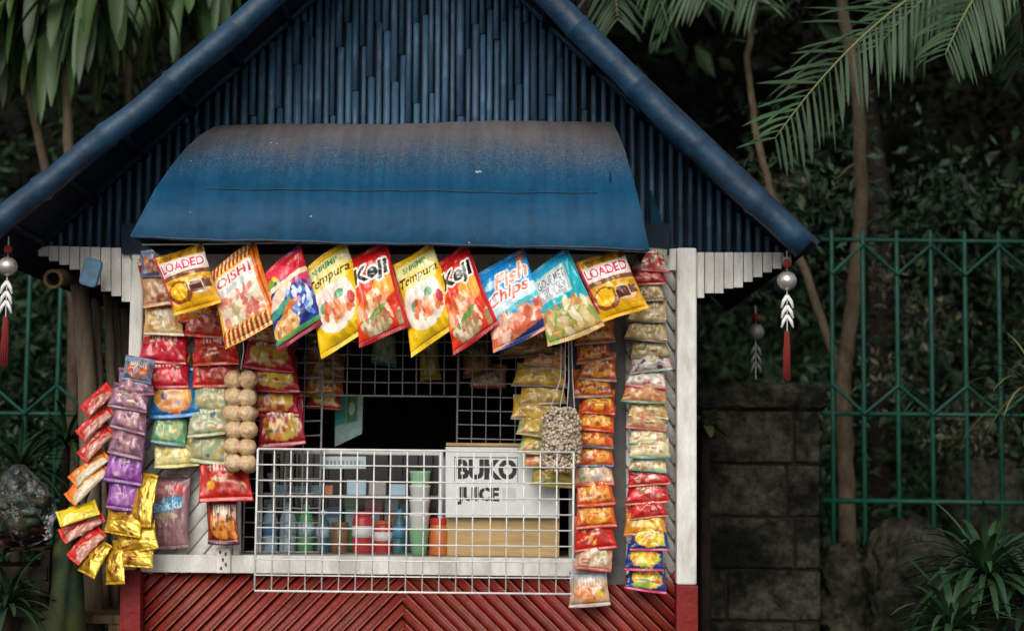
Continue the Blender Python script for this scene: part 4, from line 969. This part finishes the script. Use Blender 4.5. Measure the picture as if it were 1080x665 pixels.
# ------------------------------------------------------------------ left side: bamboo poles, blue tag, clutter
def pole_thing(name, pts, r, label, m=M['greyb'], group=None, n=12):
    Pn = [P(*p) for p in pts]; rg = random.Random(int(pts[0][0]))
    full = []; rr = []
    for a, b in zip(Pn[:-1], Pn[1:]):
        for k in range(6):
            full.append(a.lerp(b, k/6)+Vector((rg.uniform(-.003, .003), 0, 0))); rr.append(r*(1+rg.uniform(-.05, .08)))
    full.append(Pn[-1]); rr.append(r)
    o = MB().tube(full, rr, n).build(name, m, None, smooth=True); return tag(o, label, 'bamboo pole', group)
G = 'bare bamboo poles leaning by the left side'
pole_thing('bamboo_pole', [(84,290,.25),(92,400,.3),(100,640,.35),(101,760,.35)], .036, 'thickest weathered bamboo pole, upright below the blue rounded tag', group=G)
pole_thing('bamboo_pole', [(101,315,.35),(106,420,.35),(112,640,.35)], .016, 'slim grey bamboo pole right of the thickest one', group=G)
pole_thing('bamboo_pole', [(114,310,.4),(118,420,.4),(122,640,.4)], .019, 'brown bamboo pole in the middle of the bundle by the left wall', group=G)
pole_thing('bamboo_pole', [(123,318,.45),(126,420,.45),(130,640,.45)], .016, 'thin bamboo pole next to the wall in the left bundle', group=G)
pole_thing('bamboo_pole', [(132,325,.5),(134,420,.5),(136,640,.5)], .016, 'bamboo pole nearly touching the left corner post', group=G)
# hollow purlin end pointing at the viewer
a, b = P(56, 294, -.12), P(104, 286, .7)
t = thing('bamboo_purlin', a, 'hollow bamboo purlin end poking out under the left eave', 'bamboo pole')
MB().tube([a, a.lerp(b, .5), b], [.033, .032, .032], 20, caps=False).build('culm', M['greyb'], t, smooth=True)
ring = MB(); d_ = (b-a).normalized(); u_ = d_.cross(Vector((0, 0, 1))).normalized(); w_ = d_.cross(u_)
for rr0 in (0,):
    vs = []; n_ = 20
    for k in range(n_):
        an = 2*math.pi*k/n_; e = u_*math.cos(an)+w_*math.sin(an); vs += [a+e*.034-d_*.002, a+e*.023-d_*.002, a+e*.023+d_*.12]
    ring.add(vs, [(3*k, 3*((k+1) % n_), 3*((k+1) % n_)+1, 3*k+1) for k in range(n_)]+[(3*k+1, 3*((k+1) % n_)+1, 3*((k+1) % n_)+2, 3*k+2) for k in range(n_)]+[tuple(3*k+2 for k in range(n_))])
ring.build('rim', M['wood'], t)
# blue rounded tag
m_ = MB(); cxp, cyp = 95, 287; pts = []
for (sx, sy, a0) in ((1, -1, 0), (-1, -1, 90), (-1, 1, 180), (1, 1, 270)):
    for k in range(5):
        an = R(a0+k*22.5); x = sx*5.0+4.5*math.cos(an); y = sy*10.5-4.5*math.sin(an); ro = R(16)
        pts.append(P(cxp+x*math.cos(ro)-y*math.sin(ro), cyp+x*math.sin(ro)+y*math.cos(ro), -.16))
m_.slab(pts, .025); tag(m_.build('blue_paddle', M['lightblue'], bevel=.004), 'faded blue rounded board tilted against the white stepped boards', 'board')
# bench edge, sack, plastic bag, stick at the lower left
t = thing('bench', P(90, 700, .1), 'low wooden bench with a pale plank at the left of the red base', 'bench')
zb = P(90, 648, .1).z
MB().box((P(40, 650, .1).x, .1, zb-.03), (P(128, 650, .1).x, .42, zb)).build('seat', M['wood'], t, bevel=.003)
for px_ in (48, 120):
    for y in (.13, .37): x = P(px_, 650, .1).x; MB().box((x-.02, y-.02, 0), (x+.02, y+.02, zb-.031)).build('leg', M['wood'], t)
def sack(name, c_, sx, sy, sz, material, label, cat, seed, knot=True, jit=.06):
    m_ = MB(); rg = random.Random(seed); n_, k_ = 26, 18; ph = [rg.uniform(0, 6.28) for _ in range(6)]; vs = []
    for i in range(1, k_):
        th = math.pi*i/k_
        for k in range(n_):
            a = 2*math.pi*k/n_; q = 1+.09*math.sin(3*a+ph[0]+th*2)+.06*math.sin(7*a+ph[1]-th*5)+.05*math.sin(11*a+ph[2]+th*9)
            z = math.cos(th); w_ = math.sin(th)*(1 if z < 0 else (1-.45*z)); vs.append((c_.x+sx*q*w_*math.cos(a), c_.y+sy*q*w_*math.sin(a), c_.z+sz*z*(1 if z < 0 else 1.3)))
    m_.add(vs, [(i*n_+k, (i+1)*n_+k, (i+1)*n_+(k+1) % n_, i*n_+(k+1) % n_) for i in range(k_-2) for k in range(n_)]+[tuple(range(n_)), tuple(range((k_-2)*n_, (k_-1)*n_))[::-1]])
    return m_
c_ = P(22, 540, .0)
t = thing('plastic_bag', c_, 'bulging clear plastic bag with green and red contents at the left edge', 'plastic bag')
fo = sack('x', c_, .13, .12, .13, None, '', '', 3).build('film', M['bagfilm'], t, smooth=True)
tx = bpy.data.textures.new('crumple', 'CLOUDS'); tx.noise_scale = .07; sb = fo.modifiers.new('s', 'SUBSURF'); sb.levels = sb.render_levels = 2
dp = fo.modifiers.new('d', 'DISPLACE'); dp.texture = tx; dp.strength = .05; dp.texture_coords = 'GLOBAL'
rg = random.Random(4)
for k, (nm_, cc_) in enumerate((('dark_green_pack', (.02, .05, .02)), ('dull_red_pack', (.09, .015, .012)), ('olive_pack', (.05, .05, .015)))):
    inn = MB()
    for q_ in range(9):
        o_ = c_+Vector((rg.uniform(-.07, .07), rg.uniform(-.06, .06), rg.uniform(-.09, .03)+(-.02 if k == 1 else .02))); inn.ball(o_, .034*rg.uniform(.7, 1.2), 9, 7, rg.uniform(.7, 1.5), 1, rg.uniform(.4, .8), jit=.15, seed=q_+k*20)
    inn.build('contents', mat(nm_, cc_, .5, noise=.5, nscale=30, spec=.3), t, smooth=True)
# crate under bag
M['crate'] = mat('dark_crate', (.022, .017, .012), .9, spec=.05, noise=.6, nscale=12)
t = thing('crate', (c_.x-.02, 0, 0), 'dark slatted wooden crate standing under the clear plastic bag', 'crate'); zt = c_.z-.125
for x in (c_.x-.19, c_.x+.13):
    for y in (-.13, .13): MB().box((x-.015, y-.015, 0), (x+.015, y+.015, zt)).build('corner_stick', M['crate'], t)
for z in np.arange(.04, zt-.05, .085):
    for y in (-.152, .152): MB().box((c_.x-.2, y-.006, z), (c_.x+.14, y+.006, z+.045)).build('slat', M['crate'], t, bevel=.002)
for k in range(5): MB().box((c_.x-.2+k*.069, -.14, zt+.001), (c_.x-.15+k*.069, .14, zt+.009)).build('top_slat', M['crate'], t)
# folded green-yellow umbrella leaning with a dark shaft
t = thing('folded_umbrella', P(48, 690, -.1), 'folded yellow-green umbrella leaning on its dark shaft at the lower left', 'umbrella')
A, B = P(108, 478, .05), P(36, 668, -.12)
MB().tube([A, B], .008, 8).build('shaft', M['black'], t, smooth=True)
cn = MB(); q0, q1 = P(72, 566, -.03), P(40, 690, -.12); n_ = 18; vs = []; ax = (q1-q0)
for i in range(9):
    tt = i/8; w_ = .035+.10*tt
    for k in range(n_): an = 2*math.pi*k/n_; q = w_*(1+.22*math.cos(an*6)); vs.append(q0+ax*tt+Vector((q*math.cos(an), q*.7*math.sin(an), .28*q*math.cos(an))))
cn.add(vs, [(i*n_+k, (i+1)*n_+k, (i+1)*n_+(k+1) % n_, i*n_+(k+1) % n_) for i in range(8) for k in range(n_)]+[tuple(range(n_))[::-1], tuple(range(8*n_, 9*n_))])
cn.build('canopy', mat('umbrella_cloth', (.045, .05, .015), .8, col2=(.012, .03, .02), nscale=9, spec=.15), t, smooth=True)
c_ = P(60, 640, -.2)
#o = sack('x', P(52, 648, -.22), .07, .05, .09, None, '', '', 8).build('rag', mat('grey_rag', (.10, .12, .13), .8, noise=.7, nscale=20), None, smooth=True); tag(o, 'crumpled grey rag hung in front of the folded umbrella', 'rag')

# ------------------------------------------------------------------ pillar, fences, rocks
def block_pillar():
    Y = 1.1; xs0, xs1 = P(738, 550, Y).x, P(866, 550, Y).x
    z = [P(800, y, Y).z for y in (432, 489, 545, 600, 655, 710, 765)]
    t = thing('block_pillar', ((xs0+xs1)/2, Y+.2, 0), 'dark mossy stone block pillar with a worn cap right of the kiosk', 'pillar')
    MB().box((xs0+.012, Y+.012, 0), (xs1-.012, Y+.5, z[0])).build('mortar_core', M['mortar'], t)
    rg = random.Random(2); m_ = MB()
    zz = [zv for zv in z]+[0.0]
    for j in range(len(zz)-1):
        z1, z0 = zz[j], max(0, zz[j+1]) 
        if z1 < .05: break
        cuts = [0, .78, 1] if j % 2 == 0 else [0, .22 if j > 2 else .72, 1]
        for a, b in zip(cuts[:-1], cuts[1:]):
            m_.box((xs0+(xs1-xs0)*a+.005, Y-rg.uniform(0, .008), z0+.006), (xs0+(xs1-xs0)*b-.005, Y+.3, z1-.006))
    bo = m_.build('blocks', M['block'], t, bevel=.010)
    sb = bo.modifiers.new('s', 'SUBSURF'); sb.subdivision_type = 'SIMPLE'; sb.levels = sb.render_levels = 5; tx = bpy.data.textures.new('pits', 'CLOUDS'); tx.noise_scale = .035; dp = bo.modifiers.new('d', 'DISPLACE'); dp.texture = tx; dp.strength = .012; dp.texture_coords = 'GLOBAL'
    cp = MB(); zc0 = P(800, 432, Y).z+.001; zc1 = P(800, 403, Y).z; pts = []
    cp.box((xs0-.02, Y-.035, zc0), (xs1+.035, Y+.34, zc1)); co = cp.build('cap', M['block'], t, bevel=.04)
    sb = co.modifiers.new('s', 'SUBSURF'); sb.levels = sb.render_levels = 4; sb.subdivision_type = 'SIMPLE'; tx = bpy.data.textures.new('pits', 'CLOUDS'); tx.noise_scale = .06; dp = co.modifiers.new('d', 'DISPLACE'); dp.texture = tx; dp.strength = .03; dp.texture_coords = 'GLOBAL'
block_pillar()
# second pillar section seen to the left of it (low wall going back)
def fence(px_list, Y, ytop, yrail2, ybot, zz, label, x_start, x_end, peak_first):
    t = thing('metal_fence', P(px_list[0], 600, Y), label, 'fence', 'green metal fences behind the kiosk')
    zt = P(900, ytop, Y).z; z1 = P(900, yrail2, Y).z; zb_ = P(900, ybot, Y).z
    xs = [P(p, 400, Y).x for p in px_list]; r = .011
    for z, rr in ((zt, .010), (z1, .010), (zb_, .012)): MB().tube([(xs[0]-x_start, Y, z), (xs[-1]+x_end, Y, z)], rr, 8).build('rail', M['fence'], t, smooth=True)
    z2t = zt-.02; z2b = zt-.145*1.05; z3t = z1+.125; 
    for i, x in enumerate(xs):
        m_ = MB().tube([(x, Y-.0, 0), (x, Y-.0, zt+.035), (x, Y, zt+.05)], [r, r, .003], 8); m_.build('upright', M['fence'], t, smooth=True)
    for lo, hi in ((z2b, z2t), (z1, z3t)):
        m_ = MB(); m_.tube([(x, Y-.012, (hi if ((i % 2 == 0) != peak_first) == (lo == z2b) else lo)) for i, x in enumerate(xs)], .010, 8); m_.build('zigzag', M['fence'], t)
fence([878, 911, 947, 983, 1019, 1055, 1091, 1127, 1163], 1.5, 253, 436, 528, 0, 'green metal fence with zigzag bars right of the block pillar', .05, .4, True)
fence([-44, -8, 28, 61, 97, 133, 169], 1.5, 262, 445, 537, 0, 'green metal fence seen past the left side of the kiosk', .4, .2, False)
def rock(name, c_, sx, sy, sz, seed, label):
    m_ = MB(); rg = random.Random(seed); n_, k_ = 40, 28; ph = [rg.uniform(0, 6.28) for _ in range(9)]; vs = []
    for i in range(1, k_):
        th = math.pi*i/k_
        for k in range(n_):
            a = 2*math.pi*k/n_; d = Vector((math.sin(th)*math.cos(a), math.sin(th)*math.sin(a), math.cos(th)))
            q = 1+.10*math.sin(3*d.x+ph[0]+2*d.z)+.08*math.sin(5*d.z+ph[1]+3*d.y)+.04*math.sin(11*d.x+ph[2])*math.sin(9*d.z+ph[3])+.02*math.sin(23*d.x+ph[4])*math.sin(21*d.z+ph[5])
            sq = 1/max(abs(d.x), abs(d.y), abs(d.z))**.35
            vs.append((c_.x+sx*q*sq*d.x, c_.y+sy*q*sq*d.y, c_.z+sz*q*sq*d.z))
    m_.add(vs, [(i*n_+k, (i+1)*n_+k, (i+1)*n_+(k+1) % n_, i*n_+(k+1) % n_) for i in range(k_-2) for k in range(n_)]+[tuple(range(n_)), tuple(range((k_-2)*n_, (k_-1)*n_))[::-1]])
    o = m_.build(name, M['rock'], smooth=True); sb = o.modifiers.new('s', 'SUBSURF'); sb.levels = sb.render_levels = 2
    for k, (ns, st_) in enumerate(((.16, .12), (.04, .03))):
        tx = bpy.data.textures.new('lumps', 'CLOUDS'); tx.noise_scale = ns; dp = o.modifiers.new('d', 'DISPLACE'); dp.texture = tx; dp.strength = st_; dp.texture_coords = 'GLOBAL'
    return tag(o, label, 'boulder')
def PG(px, py, Y): return P(px, py, Y)
p = P(980, 625, 1.15); rock('boulder', Vector((p.x, 1.20, p.z-.25)), .27, .2, .50, 3, 'big rounded boulder with a mossy pale top under the fence')
p = P(905, 605, 1.3); rock('boulder', Vector((p.x, 1.42, p.z-.30)), .14, .12, .42, 8, 'smaller dark boulder between the pillar and the big boulder')
p = P(1045, 480, 2.0); rock('boulder', Vector((p.x+.1, 2.4, p.z-.55)), .20, .2, .55, 12, 'dim upright boulder behind the right end of the fence')

# ------------------------------------------------------------------ vegetation
class LV:
    """collects leaves quickly"""
    def __init__(s): s.v = []; s.f = []
    def strap(s, base, d, L_, w, droop=.6, seg=6, fold=.25, up=Vector((0, 0, 1)), tipw=0):
        d = Vector(d).normalized(); side = d.cross(up)
        if side.length < .05: side = Vector((1, 0, 0))
        side.normalize(); p = Vector(base); b = len(s.v); dd = d.copy()
        for i in range(seg+1):
            t = i/seg; ww = w*(math.sin(math.pi*min(1, (t*.86+.10)))**.7 if i < seg else tipw+.02)
            nrm = side.cross(dd).normalized()
            s.v += [tuple(p-side*ww/2+nrm*fold*ww*.5), tuple(p-nrm*0), tuple(p+side*ww/2+nrm*fold*ww*.5)]
            dd = (dd+Vector((0, 0, -droop/seg))).normalized(); p = p+dd*L_/seg
        for i in range(seg):
            a = b+3*i; s.f += [(a, a+3, a+4, a+1), (a+1, a+4, a+5, a+2)]
    def leaflet(s, base, d, L_, w):
        d = Vector(d).normalized(); side = d.cross(Vector((random.uniform(-.3, .3), random.uniform(-1, 1), 1))).normalized(); b = len(s.v); p = Vector(base)
        s.v += [tuple(p), tuple(p+d*L_*.35+side*w/2), tuple(p+d*L_+Vector((0, 0, -L_*.12))), tuple(p+d*L_*.35-side*w/2)]; s.f.append((b, b+1, b+2, b+3))
    def frond(s, base, d, L_, nl, ll, lw, droop=.8, side_droop=.35, rach=None, asym=None):
        d = Vector(d).normalized(); p = Vector(base); m_ = nl; pts = [p.copy()]
        dd = d.copy()
        for i in range(m_):
            t = (i+1)/m_; dd = (dd+Vector((0, 0, -droop/m_))).normalized(); p = p+dd*L_/m_; pts.append(p.copy())
            side = (dd.cross(Vector((0, 0, 1))) if asym is None else dd.cross(Vector((0, 1, .25)))).normalized()
            l = ll*math.sin(math.pi*min(1, .12+.80*t))**.6*random.choice([1, 1, 1, .9, .8, .6])
            for sg in (-1, 1):
                dv = (dd*.75+side*sg*.85+Vector((random.uniform(-.06, .06), random.uniform(-.1, .1), -(side_droop if asym is None else .12)*random.uniform(.5, 1.4)))).normalized()
                s.strap(p, dv, l*random.uniform(.8, 1.12), lw*random.uniform(.6, 1.0), random.uniform(.1, .9) if asym else .35, 5 if asym else 3, .15, up=Vector((random.uniform(-.35, .35), -1, random.uniform(.1, .9))) if asym else Vector((0, 0, 1)))
        if rach is not None: rach.tube(pts[::3]+[pts[-1]], [.008*(1-.8*k/len(pts[::3])) for k in range(len(pts[::3])+1)], 6)
    def build(s, name, m_, parent=None):
        me = bpy.data.meshes.new(name); me.from_pydata(s.v, [], s.f); me.update(); me.polygons.foreach_set('use_smooth', [True]*len(me.polygons))
        o = bpy.data.objects.new(name, me); C.objects.link(o); me.materials.append(m_)
        if parent: put(o, parent)
        return o
random.seed(11)
def trunk(pts, r0, r1, m_, t, name='trunk'):
    Pn = [Vector(p) for p in pts]; full = []
    for i in range(len(Pn)-1):
        for k in range(5): full.append(Pn[i].lerp(Pn[i+1], k/5)+Vector((random.uniform(-.006, .006), 0, 0)))
    full.append(Pn[-1]); n_ = len(full)
    return MB().tube(full, [(r0+(r1-r0)*k/(n_-1))*random.uniform(.94, 1.06) for k in range(n_)], 12).build(name, m_, t, smooth=True)
# broad-leaved trees upper left
def broad_tree(px_top, py_top, px_bot, Y, clusters, r, label):
    top = P(px_top, py_top, Y); bot = P(px_bot, 300, Y); base = Vector((bot.x+(bot.x-top.x)*.6, Y, 0))
    t = thing('broadleaf_tree', base, label, 'tree', 'broad-leaved trees behind the left roof')
    mid = P((px_top+px_bot)/2, (py_top+300)/2, Y); trunk([base, bot, mid, top], r*1.15, r*.8, M['bark'], t)
    lv = LV(); br = MB()
    for cx_, cy_, n_, L_ in clusters:
        c_ = P(cx_, cy_, Y+random.uniform(-.25, .15)); br.tube([top, top.lerp(c_, .5)+Vector((0, 0, .05)), c_], [r*.6, r*.4, r*.3], 7)
        for k in range(n_):
            a = random.uniform(0, 6.28); el = random.uniform(-.9, .6)
            d = Vector((math.cos(a)*math.cos(el), math.sin(a)*math.cos(el)-.15, math.sin(el)))
            lv.strap(c_+Vector((random.uniform(-.08, .08), random.uniform(-.1, .1), random.uniform(-.12, .12))), d, L_*random.uniform(.75, 1.4), random.uniform(.045, .078), random.uniform(1.6, 4.2), 8, .28)
    br.build('branches', M['bark'], t, smooth=True); lv.build('crown', M['leafbig'], t)
broad_tree(68, 0, 78, 1.9, [(70,-30,28,.44),(110,-20,22,.42),(40,-10,20,.44),(85,5,16,.44)], .028, 'tree with broad drooping leaves and pale straight trunk at the upper left')
broad_tree(14, 30, 75, 2.2, [(8,-30,26,.42),(-20,0,20,.40),(30,-40,18,.40)], .024, 'tree with leaning thin trunk and hanging leaves at the top left corner')
broad_tree(137, 10, 134, 2.3, [(137,-40,22,.42),(165,-30,22,.44),(190,-35,22,.46),(215,-50,20,.40)], .022, 'tree with drooping leaves just left of the roof slope')
# slim forked tree right
Y = 1.8
pts = [P(893, 700, Y), P(893, 525, Y), P(890, 430, Y), P(890, 390, Y), P(902, 300, Y), P(909, 200, Y), P(905, 95, Y), P(890, 20, Y), P(880, -60, Y)]
base = Vector((pts[0].x, Y, 0)); t = thing('slim_tree', base, 'slim pale tree forking low, in front of the green fence', 'tree')
pts2 = [base]+pts; trunk(pts2, .045, .026, M['bark'], t)
trunk([P(889, 400, Y), P(878, 372, Y+.05), P(850, 290, Y+.1), P(812, 200, Y+.2), P(795, 130, Y+.3), P(788, 60, Y+.3), P(800, -20, Y+.3), P(840, -80, Y+.2)], .022, .014, M['bark'], t, 'branch')
trunk([P(904, 170, Y), P(880, 190, Y-.05)], .008, .003, M['bark'], t, 'branch')
lv = LV()
for k in range(160):
    c_ = P(random.uniform(840, 960), random.uniform(-130, -50), Y+random.uniform(-.3, .3)); a = random.uniform(0, 6.28)
    lv.strap(c_, (math.cos(a), math.sin(a), random.uniform(-.4, .4)), random.uniform(.1, .2), .04, .8, 4)
lv.build('crown', M['leafmid'], t)
# palms
def palm(base, crown, fronds, label, r=.09, ll=.34, lw=.017):
    t = thing('palm_tree', base, label, 'palm tree', 'palms arching in from above')
    trunk([base, base.lerp(crown, .5)+Vector((.05, 0, 0)), crown], r, r*.8, M['barkdark'], t)
    lv = LV(); ra = MB()
    for fi, (tx, ty, tY, dr, n_, l2) in enumerate(fronds):
        tip = P(tx, ty, tY); v = tip-crown; L_ = v.length*1.06
        # aim higher than the tip so that the droop brings it down
        d = (v.normalized()+Vector((0, 0, dr*.42))).normalized()
        lv.frond(crown, d, L_, n_, l2, lw, dr, .45, ra, True if random.random() < .75 or fi < 3 else None)
    ra.build('rachis', mat('frond_rachis', (.16, .17, .06), .5), t, smooth=True)
    lv.build('fronds', M['leafpalm'], t)
cr = P(1085, -60, .9)
palm(Vector((cr.x+.3, 1.2, 0)), cr, [(826,128,.35,.75,42,.36), (1000,48,.45,.7,30,.32), (930,40,1.0,.8,34,.34), (960,-60,1.3,.5,40,.34), (1150,40,.6,.8,34,.34), (1240,-100,1.2,.5,34,.34), (1075,60,1.6,1.0,34,.30), (900,-120,.8,.5,40,.34), (1000,20,2.0,.8,36,.36)], 'palm with long arching fronds at the upper right', r=.07)
cr = P(630, -150, 2.1)
palm(Vector((P(540, 300, 2.2).x, 2.2, 0)), cr, [(650,10,1.9,.7,34,.34), (735,0,1.7,1.2,40,.42), (790,-5,1.8,1.0,40,.40), (700,20,1.8,.8,34,.40), (620,-90,1.5,.5,34,.34), (860,-110,1.4,.5,34,.34), (560,-60,1.8,.6,34,.34)], 'palm with fronds hanging just above the right roof slope', r=.07, lw=.018)
# strap-leaved plant bottom right
def rosette(name, c_, n_, L_, w, m_, label, cat='plant', seed=0, stem=True):
    random.seed(seed); t = thing(name, Vector((c_.x, c_.y, 0)), label, cat)
    lv = LV()
    for k in range(n_):
        a = k*2.4; el = .15+1.15*((k+.5)/n_); d = Vector((math.cos(a)*math.cos(el), math.sin(a)*math.cos(el), math.sin(el)))
        lv.strap(c_+Vector((0, 0, .02*k/n_)), d, L_*random.uniform(.75, 1.1), w*random.uniform(.8, 1.15), random.uniform(1.0, 1.9), 8, .3)
    lv.build('leaves', m_, t)
    if stem: MB().tube([(c_.x, c_.y, 0), c_], [.03, .018], 8).build('stem', M['barkdark'], t, smooth=True)
rosette('strap_leaf_plant', P(1040, 612, .5), 84, .37, .028, M['leafplant'], 'bright green rosette plant at the lower right corner', seed=3)
rosette('strap_leaf_plant', P(1005, 668, .35), 60, .30, .026, M['leafplant'], 'green rosette plant at the very bottom right, below the bigger rosette', seed=4)
rosette('strap_leaf_plant', P(1086, 640, .6), 60, .36, .028, M['leafplant'], 'green rosette plant cut off by the right edge', seed=5)
rosette('grassy_plant', P(1098, 420, .8), 50, .42, .014, M['leafyel'], 'tall narrow-leaved yellowish plant at the right edge above the rosettes', seed=6)
rosette('leafy_plant', P(744, 452, .9), 9, .12, .045, M['leafyel'], 'single pale leafy sprig beside the white post', seed=8)
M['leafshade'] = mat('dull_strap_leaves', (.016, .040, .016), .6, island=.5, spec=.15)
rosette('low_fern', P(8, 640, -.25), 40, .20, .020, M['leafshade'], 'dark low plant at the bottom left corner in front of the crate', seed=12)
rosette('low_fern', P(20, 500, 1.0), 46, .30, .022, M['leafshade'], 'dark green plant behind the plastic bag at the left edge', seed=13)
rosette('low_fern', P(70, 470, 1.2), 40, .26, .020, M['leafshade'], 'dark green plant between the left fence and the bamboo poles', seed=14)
# undergrowth: mass of dark leaves
def mass(name, n_, box_, m_, smin, smax, seed, clumps=60, cr_=.45):
    r = np.random.default_rng(seed); (x0, y0, z0), (x1, y1, z1) = box_
    cc = r.random((clumps, 3))*np.array([x1-x0, y1-y0, z1-z0])+np.array([x0, y0, z0])
    k = r.integers(0, clumps, n_); c_ = cc[k]+r.normal(0, cr_, (n_, 3))*np.array([1, .7, .8])
    a = r.normal(0, 1, (n_, 3)); a[:, 2] -= .5; a /= np.linalg.norm(a, axis=1)[:, None]; b = r.normal(0, 1, (n_, 3)); s_ = np.cross(a, b); s_ /= np.linalg.norm(s_, axis=1)[:, None]
    L_ = (smin+(smax-smin)*r.random(n_))[:, None]; w_ = L_*(.10+.16*r.random(n_))[:, None]; nn = np.cross(a, s_)
    V = np.stack([c_, c_+a*L_*.45+s_*w_, c_+a*L_, c_+a*L_*.45-s_*w_, c_+a*L_*.45+nn*L_*.06], 1).reshape(-1, 3)
    i = np.arange(n_)[:, None]*5; F = np.concatenate([i+np.array([[0, 1, 4, 4]]), i+np.array([[1, 2, 4, 4]]), i+np.array([[2, 3, 4, 4]]), i+np.array([[3, 0, 4, 4]])])[:, :3]
    keep = V[:, 2].reshape(-1, 5).min(1) > .0
    F = F[np.tile(keep, 4)]
    me = bpy.data.meshes.new(name); me.from_pydata(V.tolist(), [], F.tolist()); me.update(); me.materials.append(m_)
    o = bpy.data.objects.new(name, me); C.objects.link(o); return o
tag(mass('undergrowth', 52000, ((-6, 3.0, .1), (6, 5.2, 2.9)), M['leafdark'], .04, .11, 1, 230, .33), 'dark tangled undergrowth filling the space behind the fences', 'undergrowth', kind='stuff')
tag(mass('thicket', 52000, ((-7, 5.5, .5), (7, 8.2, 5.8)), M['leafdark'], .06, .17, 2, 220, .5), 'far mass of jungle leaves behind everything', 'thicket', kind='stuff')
tag(mass('shrubbery', 5000, ((1.1, 2.3, .2), (4.2, 3.4, 3.2)), M['leafmid'], .04, .10, 6, 30, .16), 'loose mid green shrub leaves behind the right fence', 'shrubs', kind='stuff')
tag(mass('shrubbery', 2600, ((1.4, 2.2, 1.5), (3.4, 3.2, 2.9)), M['leaffleck'], .03, .07, 9, 16, .10), 'small yellowish leaf sprays high in the jungle on the right', 'shrubs', kind='stuff')
tag(mass('shrubbery', 9000, ((-3.7, 1.8, .2), (-2.0, 3.0, 1.65)), M['leafplant'], .02, .06, 7, 34, .15), 'low green shrub leaves behind the left fence', 'shrubs', kind='stuff')
# ferny fronds behind
random.seed(5); lv = LV()
for k in range(70):
    px_ = random.choice([random.uniform(640, 1080), random.uniform(730, 1080), random.uniform(-20, 230)]); c_ = P(px_, random.uniform(-60, 430), random.uniform(2.4, 4.5))
    if c_.z < .6: continue
    a = random.uniform(0, 6.28); lv.frond(c_, (math.cos(a), math.sin(a)*.5-.3, random.uniform(-.2, .5)), random.uniform(.35, .7), 14, random.uniform(.09, .16), .016, 1.0, .3)
tag(lv.build('fern_fronds', M['leafmid']), 'loose fern fronds scattered through the dark jungle', 'ferns', kind='stuff')
# tall shade trees whose canopy closes off the sky
def shade_tree(x, y, h, r, label, seed):
    random.seed(seed); t = thing('shade_tree', (x, y, 0), label, 'tree', 'tall shade trees in the dark background')
    trunk([(x, y, 0), (x+random.uniform(-.2, .2), y, h*.5), (x+random.uniform(-.4, .4), y, h)], r, r*.5, M['barkdark'], t)
    br = MB()
    for k in range(6): a = k*1.05; br.tube([(x, y, h*.62), (x+math.cos(a)*.9, y+math.sin(a)*.9, h*.85), (x+math.cos(a)*1.7, y+math.sin(a)*1.5, h)], [r*.4, r*.25, r*.1], 7)
    br.build('limbs', M['barkdark'], t, smooth=True)
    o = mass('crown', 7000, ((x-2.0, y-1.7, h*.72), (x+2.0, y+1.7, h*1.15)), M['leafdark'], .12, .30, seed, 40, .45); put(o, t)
for i, (x, y, h, r, lb) in enumerate([(-4.6,4.6,6,.12,'tall dark tree far left behind the broad-leaved ones'),(-1.2,4.2,6.5,.13,'tall dark tree hidden behind the kiosk roof, left side'),(2.2,4.4,6.2,.10,'dark tree trunk showing between the roof slope and the slim pale tree'),(4.9,4.7,6.4,.12,'tall dark tree behind the right end of the fence'),(.6,6.5,7.5,.14,'tall dark tree far back behind the ridge')]):
    shade_tree(x, y, h, r, lb, 40+i)
